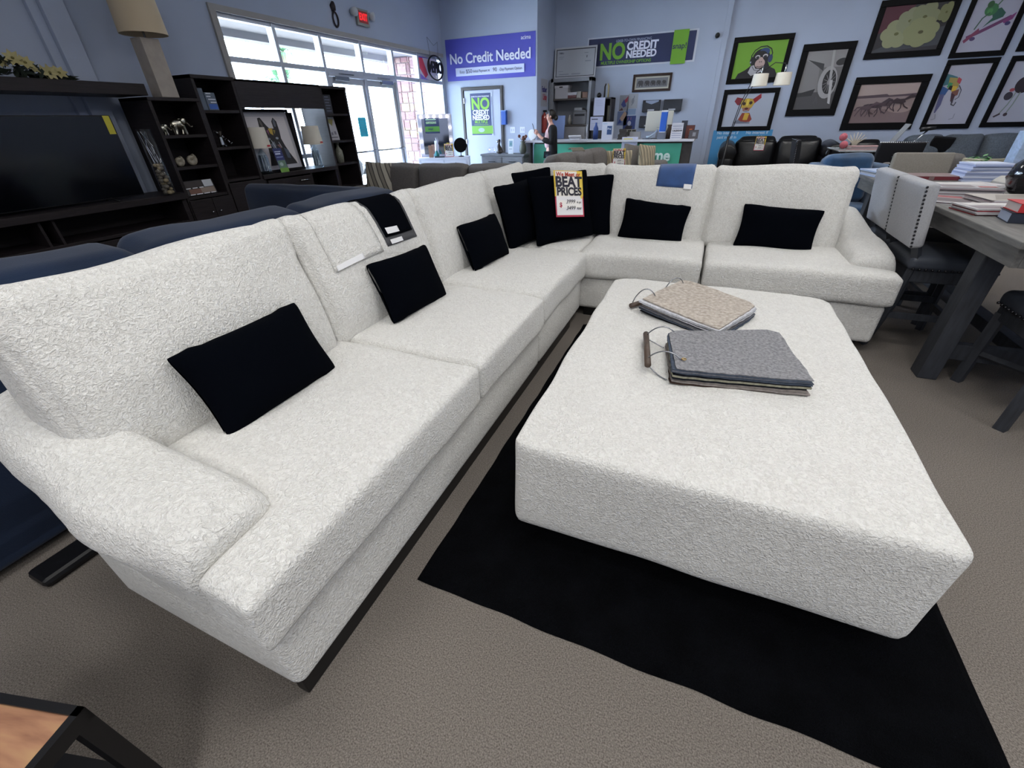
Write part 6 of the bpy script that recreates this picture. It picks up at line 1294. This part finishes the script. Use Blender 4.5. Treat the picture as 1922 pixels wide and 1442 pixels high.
# teal recliner, silver-grey chair, round-backed brown chair
sofa('sofa', 'teal blue velvet sofa behind the stacks of papers', (1.72, 6.55, 0), math.radians(12), 0.80, 0.80, 1.0, 0.46, 1, M['teal'], armw=0.12, armh=0.90, bt=0.2)
sofa('armchair', 'grey brown curved armchair behind the cream dining chair', (2.66, 6.85, 0), math.radians(10), 0.95, 0.85, 0.98, 0.46, 1, M['grey'], armw=0.14, armh=0.80, bt=0.22)['category'] = 'armchair'
o = weld(pillow_mb(0.45, 0.34, 0.12, seed=31).build('throw_pillow', mat('silver_satin', '#8e8a76', 0.3, metal=0.3), smooth=True)); o.location = (2.92, 7.1, 0.80); o.rotation_euler = er(10, 0, 0); tag(o, 'shiny gold silver pillow on the grey brown armchair', 'pillow')

# ================================================================ dining chairs, tables
def dining_chair(label, loc, rz, fab_m, seat_m, name='dining_chair', zs=0.60, nails=True, group=None, back=True, cat='chair'):
    """faces local -Y ; back at +Y"""
    t = thing(name, label, cat, loc, rz, group); LW = M['legwood']
    W = 0.50
    s_ = rbox(W, 0.46, 0.09, 0.035, (0, 0, 0.015), 8).build('seat', seat_m, t, smooth=True); s_.location = (0, 0, zs)
    MB().box(-W / 2 + 0.02, -0.21, zs - 0.12, W / 2 - 0.02, 0.21, zs - 0.04).build('seat_frame', LW, t, bevel=0.004)
    for sx in (-1, 1):
        MB().tube([(sx * 0.215, -0.19, 0), (sx * 0.215, -0.19, zs - 0.05)], 0.027, 4).build('leg', LW, t)
        MB().tube([(sx * 0.215, 0.27, 0), (sx * 0.215, 0.21, zs * 0.5), (sx * 0.215, 0.19, zs), (sx * 0.215, 0.235, zs + 0.14)], 0.027, 4).build('leg', LW, t)
    for q in ((-0.21, -0.205, 0.18, 0.21, -0.175, 0.22), (-0.21, 0.2, 0.24, 0.21, 0.23, 0.28), (-0.225, -0.19, 0.22, -0.2, 0.22, 0.26), (0.2, -0.19, 0.22, 0.225, 0.22, 0.26)): MB().box(*q).build('stretcher', LW, t)
    if nails:
        nb = MB()
        for k in range(15): nb.sphere((-0.23 + 0.46 * k / 14, -0.232, zs - 0.03), 0.008, 4)
        for sx in (-1, 1):
            for k in range(13): nb.sphere((sx * 0.25, -0.2 + 0.4 * k / 12, zs - 0.03), 0.008, 4)
        nb.build('nailhead_trim', M['nail'], t)
    if back:
        b = rbox(W, 0.075, 0.38, 0.02, (0, 0.008, 0), 8).build('backrest', fab_m, t, smooth=True); b.location = (0, 0.265, zs + 0.285); b.rotation_euler = (math.radians(-9), 0, 0)
        if nails:
            nb = MB()
            for sx in (-1, 1):
                for k in range(16): nb.sphere((sx * (W / 2 + 0.001), 0.028, -0.175 + 0.35 * k / 15), 0.0075, 4)
            n_ = nb.build('nailhead_trim', M['nail'], t); n_.location = b.location; n_.rotation_euler = b.rotation_euler
    return t
LN = M['linen']
# local +Y (back) -> world -X : rz = +90 deg
dc = dining_chair('pale grey linen dining chair nearest the arm of the white sofa, nailhead trimmed', (1.55, 3.76, 0), PI / 2, LN, M['seatleather'], group='pale linen chairs at the counter height table')
dup(dc, (1.555, 4.30, 0), PI / 2, 'pale grey linen dining chair beside the nearer one, second along the table')
dining_chair('cream linen dining chair at the far end of the table, its back to the shelves', (2.02, 5.90, 0), 0, M['greige'], M['seatleather'], group='far side chairs of the table')
c2 = dining_chair('dark seated dining chair on the far long side of the table', (2.75, 3.75, 0), -PI / 2, LN, M['seatleather'])
BV = mat('black_chair_velvet', '#0d0d14', 0.8)
def bar_chair(label, loc, rz):
    t = dining_chair(label, loc, rz, BV, BV, zs=0.62, nails=False); nb = MB()
    for k in range(24): nb.sphere((-0.25 + 0.5 * k / 23, 0.31 + 0.02, 1.09), 0.008, 4)
    for k in range(16): nb.sphere((-0.245, 0.275 + 0.035 * k / 15, 0.72 + 0.36 * k / 15), 0.008, 4)
    nb.build('nailhead_trim', M['chrome'], t); return t
bar_chair('black bar chair with a top row of bright studs, before the slate grey sectional', (2.30, 8.18, 0), PI)
bar_chair('black bar chair with a vertical row of studs, before the black leather sofa', (1.50, 8.9, 0), PI / 2)
TZ = 0.92
def table(label, x0, y0, x1, y1):
    t = thing('dining_table', label, 'table', (0, 0, 0)); TW = M['tabwood']
    MB().box(x0, y0, TZ - 0.035, x1, y1, TZ).build('tabletop', TW, t, bevel=0.006)
    MB().box(x0 + 0.03, y0 + 0.05, TZ - 0.13, x0 + 0.06, y1 - 0.05, TZ - 0.035).box(x1 - 0.06, y0 + 0.05, TZ - 0.13, x1 - 0.03, y1 - 0.05, TZ - 0.035).box(x0 + 0.06, y0 + 0.05, TZ - 0.13, x1 - 0.06, y0 + 0.08, TZ - 0.035).box(x0 + 0.06, y1 - 0.08, TZ - 0.13, x1 - 0.06, y1 - 0.05, TZ - 0.035).build('apron', TW, t, bevel=0.003)
    return t
t = table('long grey wood counter height table covered with catalogs, right of the white sofa', 1.40, 2.74, 2.56, 5.75)
for (x, y) in ((1.52, 3.16), (2.42, 3.16), (1.52, 5.4), (2.42, 5.4)):
    MB().box(x - 0.05, y - 0.06, 0, x + 0.05, y + 0.06, TZ - 0.035).build('leg', M['legwood'], t, bevel=0.006)
for y in (3.16, 5.4): MB().box(1.57, y - 0.03, 0.14, 2.37, y + 0.03, 0.24).build('cross_rail', M['legwood'], t, bevel=0.004)
MB().box(1.92, 3.19, 0.15, 2.02, 5.37, 0.23).build('stretcher', M['legwood'], t, bevel=0.004)
def stool():
    t = thing('stool', 'dark counter stool with a grey nailhead seat at the near end of the table', 'stool', (1.92, 2.88, 0)); LW = M['legwood']
    s_ = rbox(0.52, 0.60, 0.09, 0.035, (0, 0, 0.02), 8).build('seat', M['seatleather'], t, smooth=True); s_.location = (0, 0, 0.54)
    nb = MB()
    for k in range(16):
        nb.sphere((-0.26, -0.27 + 0.54 * k / 15, 0.51), 0.009, 4); nb.sphere((-0.24 + 0.48 * k / 15, -0.30, 0.51), 0.009, 4)
    nb.build('nailhead_trim', M['nail'], t)
    MB().box(-0.24, -0.28, 0.42, 0.24, 0.28, 0.50).build('seat_frame', LW, t, bevel=0.004)
    for sx in (-1, 1):
        for sy in (-1, 1): MB().tube([(sx * 0.235, sy * 0.265, 0), (sx * 0.225, sy * 0.25, 0.46)], 0.034, 4).build('leg', LW, t)
    for sy in (-1, 1): MB().tube([(-0.23, sy * 0.26, 0.2), (0.0, sy * 0.02 + 0.0, 0.19), ], 0.02, 4).tube([(0.23, sy * 0.26, 0.2), (0.0, sy * 0.02, 0.19)], 0.02, 4).build('brace', LW, t)
stool()

# ---------------------------------------------------------------- things lying on the table
def book(label, x, y, z, w_, d_, h_, c, rz=0, page='#b9b9bd', cat='book', name='book'):
    t = thing(name, label, cat, (x, y, z), rz)
    MB().box(-w_ / 2, -d_ / 2, 0, w_ / 2, d_ / 2, 0.003).box(-w_ / 2, -d_ / 2, h_ - 0.003, w_ / 2, d_ / 2, h_).box(-w_ / 2, -d_ / 2, 0, w_ / 2, -d_ / 2 + 0.004, h_).build('cover', flat(c), t)
    MB().box(-w_ / 2 + 0.005, -d_ / 2 + 0.005, 0.003, w_ / 2 - 0.005, d_ / 2 - 0.005, h_ - 0.003).build('pages', flat(page), t)
    return t
def sheets(label, x, y, z, w_, d_, h_, c, rz, n=4, group=None, name='catalog', cat='catalog', top=None):
    rnd = random.Random(int(x * 1000 + y * 100)); t = thing(name, label, cat, (x, y, z), rz, group)
    for k in range(n):
        a = h_ * k / n; jx, jy = rnd.uniform(-.012, .012), rnd.uniform(-.012, .012)
        MB().box(-w_ / 2 + jx, -d_ / 2 + jy, a, w_ / 2 + jx, d_ / 2 + jy, a + h_ / n - 0.0006).build('page_block', flat(c[k % len(c)]), t)
    if top: art('cover_print', t, w_, d_, top, (-w_ / 2, -d_ / 2, h_), (0, 0, 0))
    return t
b1 = book('thick dark blue book lying under the red book on the table', 1.68, 3.30, TZ, 0.26, 0.19, 0.05, '#1d2536', math.radians(-8), '#a9b4c9')
b2 = book('red book lying on top of the dark blue book on the table', 1.69, 3.31, TZ + 0.051, 0.25, 0.18, 0.045, '#b3262b', math.radians(-4), '#c9bdb9')
text('DREAMS', 0.035, b2, (0.0, -0.0915, 0.022), RB, flat('#3a1418'), bold=0.03)
CO = ['#b7b4b6', '#9c8f92', '#c4c2c6']
pr = [('r', '#b3b0b4', 0, 0, 1, 1), ('r', '#7d7478', 0.08, 0.1, 0.6, 0.5), ('r', '#c9c6c4', 0.1, 0.6, 0.9, 0.9), ('r', '#a0524f', 0.65, 0.1, 0.92, 0.3)]
pr2 = [('r', '#a8a2a2', 0, 0, 1, 1), ('r', '#8c3b44', 0, 0.7, 1, 1), ('r', '#5a5056', 0.1, 0.1, 0.9, 0.6)]
sheets('open fan of catalogs with a red bottom cover, left of the red book', 1.60, 3.56, TZ, 0.30, 0.24, 0.035, ['#9a3a40', '#b7b4b6', '#a9a5a8'], 0.15, 5, top=pr)
sheets('glossy catalog with a red strip hanging toward the table edge', 1.56, 3.95, TZ, 0.23, 0.30, 0.014, ['#c4c2c6', '#b0504a'], -0.5, 3, top=pr2)
sheets('large crumpled pale catalog near the middle of the table', 1.80, 3.88, TZ, 0.34, 0.30, 0.045, CO, 0.1, 6, top=[('r', '#aaa49e', 0, 0, 1, 1), ('p', '#8c857f', [(0.1, 0.1), (0.7, 0.3), (0.9, 0.9), (0.4, 0.8)])])
sheets('thick stack of brochures behind the nearest catalogs', 1.74, 4.38, TZ, 0.36, 0.30, 0.055, ['#b9b7bb', '#8e8288', '#c9c8cc', '#a19c9f'], -0.05, 7, top=pr)
sheets('flat pink edged catalog close to the linen chairs', 1.60, 4.84, TZ, 0.26, 0.34, 0.022, ['#b79aa0', '#c9c6ca'], 0.3, 3, top=pr2)
sheets('long white brochure pile in the middle of the table', 1.97, 4.72, TZ, 0.26, 0.24, 0.03, CO, 0.4, 4)
t = thing('dark_red_album', 'dark red framed album lying at the far end of the table', 'album', (1.80, 5.30, TZ), 0.1)
MB().box(-0.24, -0.13, 0, 0.24, 0.13, 0.035).build('album', flat('#7a6464'), t, bevel=0.002); MB().box(-0.22, -0.1315, 0.005, -0.02, -0.13, 0.03).box(0.02, -0.1315, 0.005, 0.22, -0.13, 0.03).build('red_panel', flat('#6d2630'), t)
sheets('upper pile of bluish white price sheets at the far end of the table', 2.16, 5.26, TZ + 0.082, 0.27, 0.22, 0.055, ['#9aa6c9', '#c3cbe0', '#b4bedb'], 0.15, 5, name='paper_stack', cat='paper stack')
sheets('lower pile of bluish white price sheets at the far end of the table', 2.15, 5.26, TZ, 0.28, 0.23, 0.08, ['#b9c3dd', '#8f9bc0', '#c6cde2'], 0.05, 6, name='paper_stack', cat='paper stack')
sheets('cream coloured folders right of the bluish white price sheets', 2.42, 5.16, TZ, 0.20, 0.24, 0.12, ['#b0aba2', '#9c968e'], 0.0, 5, name='folder_stack', cat='folders')
sheets('papers and blue folder at the corner of the table beyond the linen chairs', 1.50, 5.50, TZ, 0.17, 0.30, 0.05, ['#a9b9d6', '#c4c4c9', '#8a8a8c'], 0.2, 4, name='paper_stack', cat='paper stack')
t = thing('desk_plaque', 'pale angled card box in front of the folders on the table', 'card box', (2.20, 4.78, TZ), 0.1)
MB().prism([(-0.1, 0), (0.1, 0), (0.1, 0.04), (0.06, 0.075), (-0.06, 0.075), (-0.1, 0.04)], -0.1, 0.1, 0, Matrix.Rotation(PI / 2, 4, 'X')).build('box', flat('#a7a39c'), t, bevel=0.003); MB().box(-0.05, -0.1015, 0.025, 0.05, -0.1, 0.03).build('printed_line', flat('#6d5a5e'), t)
def black_vase():
    o = MB().lathe([(0.08, 0), (0.13, 0.04), (0.165, 0.12), (0.15, 0.20), (0.09, 0.27), (0.045, 0.30), (0.055, 0.32)], n=40).build('vase', mat('black_glaze', '#101016', 0.08, coat=0.6, bump_s=14, bump_d=0.01), smooth=True)
    o.location = (2.06, 4.24, TZ); tag(o, 'large glossy black dimpled vase at the right edge of the table', 'vase')
black_vase()
o = MB().box(-0.08, -0.05, 0, 0.08, 0.05, 0.36).build('marble_column', mat('blue_marble', '#9db0cc', 0.3, noise_s=12, noise_amt=0.2, distort=2), bevel=0.004); o.location = (2.44, 5.42, TZ); o.rotation_euler = (0, 0, 0.2); tag(o, 'pale blue marbled upright box behind the black vase', 'box')
def plant():
    t = thing('potted_plant', 'small green leafy plant at the far right of the table', 'plant', (2.28, 5.60, TZ)); rnd = random.Random(8)
    MB().lathe([(0.04, 0), (0.05, 0.07)], n=16).build('pot', flat('#3a3a3c'), t, smooth=True); f = MB()
    for k in range(46):
        a = rnd.uniform(0, 6.28); r = rnd.uniform(0.02, 0.16); z = 0.08 + rnd.uniform(0, 0.09); c = Vector((-abs(r * math.cos(a)) * 0.9 + 0.04, r * math.sin(a) * 0.7, z)); d = Vector((math.cos(a), math.sin(a), 0.3)).normalized() * 0.035; q = d.cross(Vector((0, 0, 1))).normalized() * 0.012
        f.add([c - d, c + q, c + d, c - q], [(0, 1, 2, 3)])
    f.build('leaves', flat('#3f8a34'), t)
plant()

# ---------------------------------------------------------------- glass high table with flowers
def glass_table():
    t = thing('bar_table', 'bar height table with a pale glass top before the black leather sofa', 'table', (2.12, 9.05, 0))
    MB().box(-0.36, -0.50, 0.935, 0.40, 0.45, 0.95).build('glass_top', mat('frosted_glass', '#9ba0a2', 0.2), t, bevel=0.003)
    for sx in (-1, 1):
        for sy in (-1, 1): MB().box(sx * 0.3 - 0.02, sy * 0.4 - 0.02, 0, sx * 0.3 + 0.02, sy * 0.4 + 0.02, 0.935).build('leg', M['blackpl'], t)
glass_table()
sheets('pinkish catalog on the bar height glass table', 2.14, 8.92, 0.951, 0.40, 0.22, 0.05, ['#b08f8f', '#a9a3a3'], 0.1, 3)
for (x, y, z, lb) in ((1.86, 9.1, 0.16, 'upper pink ball flower at the left of the bar height table'), (1.88, 9.0, 0.045, 'lower pink ball flower at the left of the bar height table')):
    b = MB().sphere((0, 0, 0), 0.055, 10); b.cyl((0, 0, -z), (0, 0, -0.04), 0.004, n=6, m=1) if z > 0.1 else None
    o = b.build('pink_flower', [mat('pink_petals', '#b4606a', 0.9, bump_s=40, bump_d=0.02), flat('#4f6a4a')], smooth=True); o.location = (x, y, 0.951 + z + (0.012 if z < 0.1 else 0)); tag(o, lb, 'flower')
b = MB()
for k in range(7):
    a = -0.9 + 0.3 * k; b.tube([(0, 0, 0), (0.05 * math.sin(a), 0, 0.08), (0.17 * math.sin(a), 0, 0.2 * math.cos(a) + 0.02)], [0.012, 0.01, 0.004], 6)
o = b.build('spiky_ornament', flat('#b3aa9a'), smooth=True); o.location = (2.06, 9.2, 0.951); tag(o, 'cream spiky starburst ornament on the bar height table', 'ornament')
t = thing('acrylic_sign_holder', 'slanted clear sign holder at the right end of the bar height table', 'sign holder', (2.44, 9.0, 0.951), (0, math.radians(26), 0))
MB().box(-0.004, -0.12, 0, 0.004, 0.12, 0.36).build('panel', mat('grey_acrylic', '#8a8c8e', 0.2), t)
t = thing('chrome_desk_lamp', 'chrome adjustable lamp before the slate grey sectional', 'lamp', (2.55, 8.6, 0))
MB().lathe([(0.12, 0), (0.12, 0.02), (0.015, 0.03)], n=24).build('base', M['chrome'], t, smooth=True); MB().tube([(0, 0, 0.02), (0, 0, 0.95), (0.18, 0, 1.20)], 0.012, 8).build('stem', M['chrome'], t, smooth=True); MB().tube([(0.10, 0, 1.21), (0.26, 0, 1.23)], [0.03, 0.02], 10).build('lamp_head', M['blackpl'], t, smooth=True)
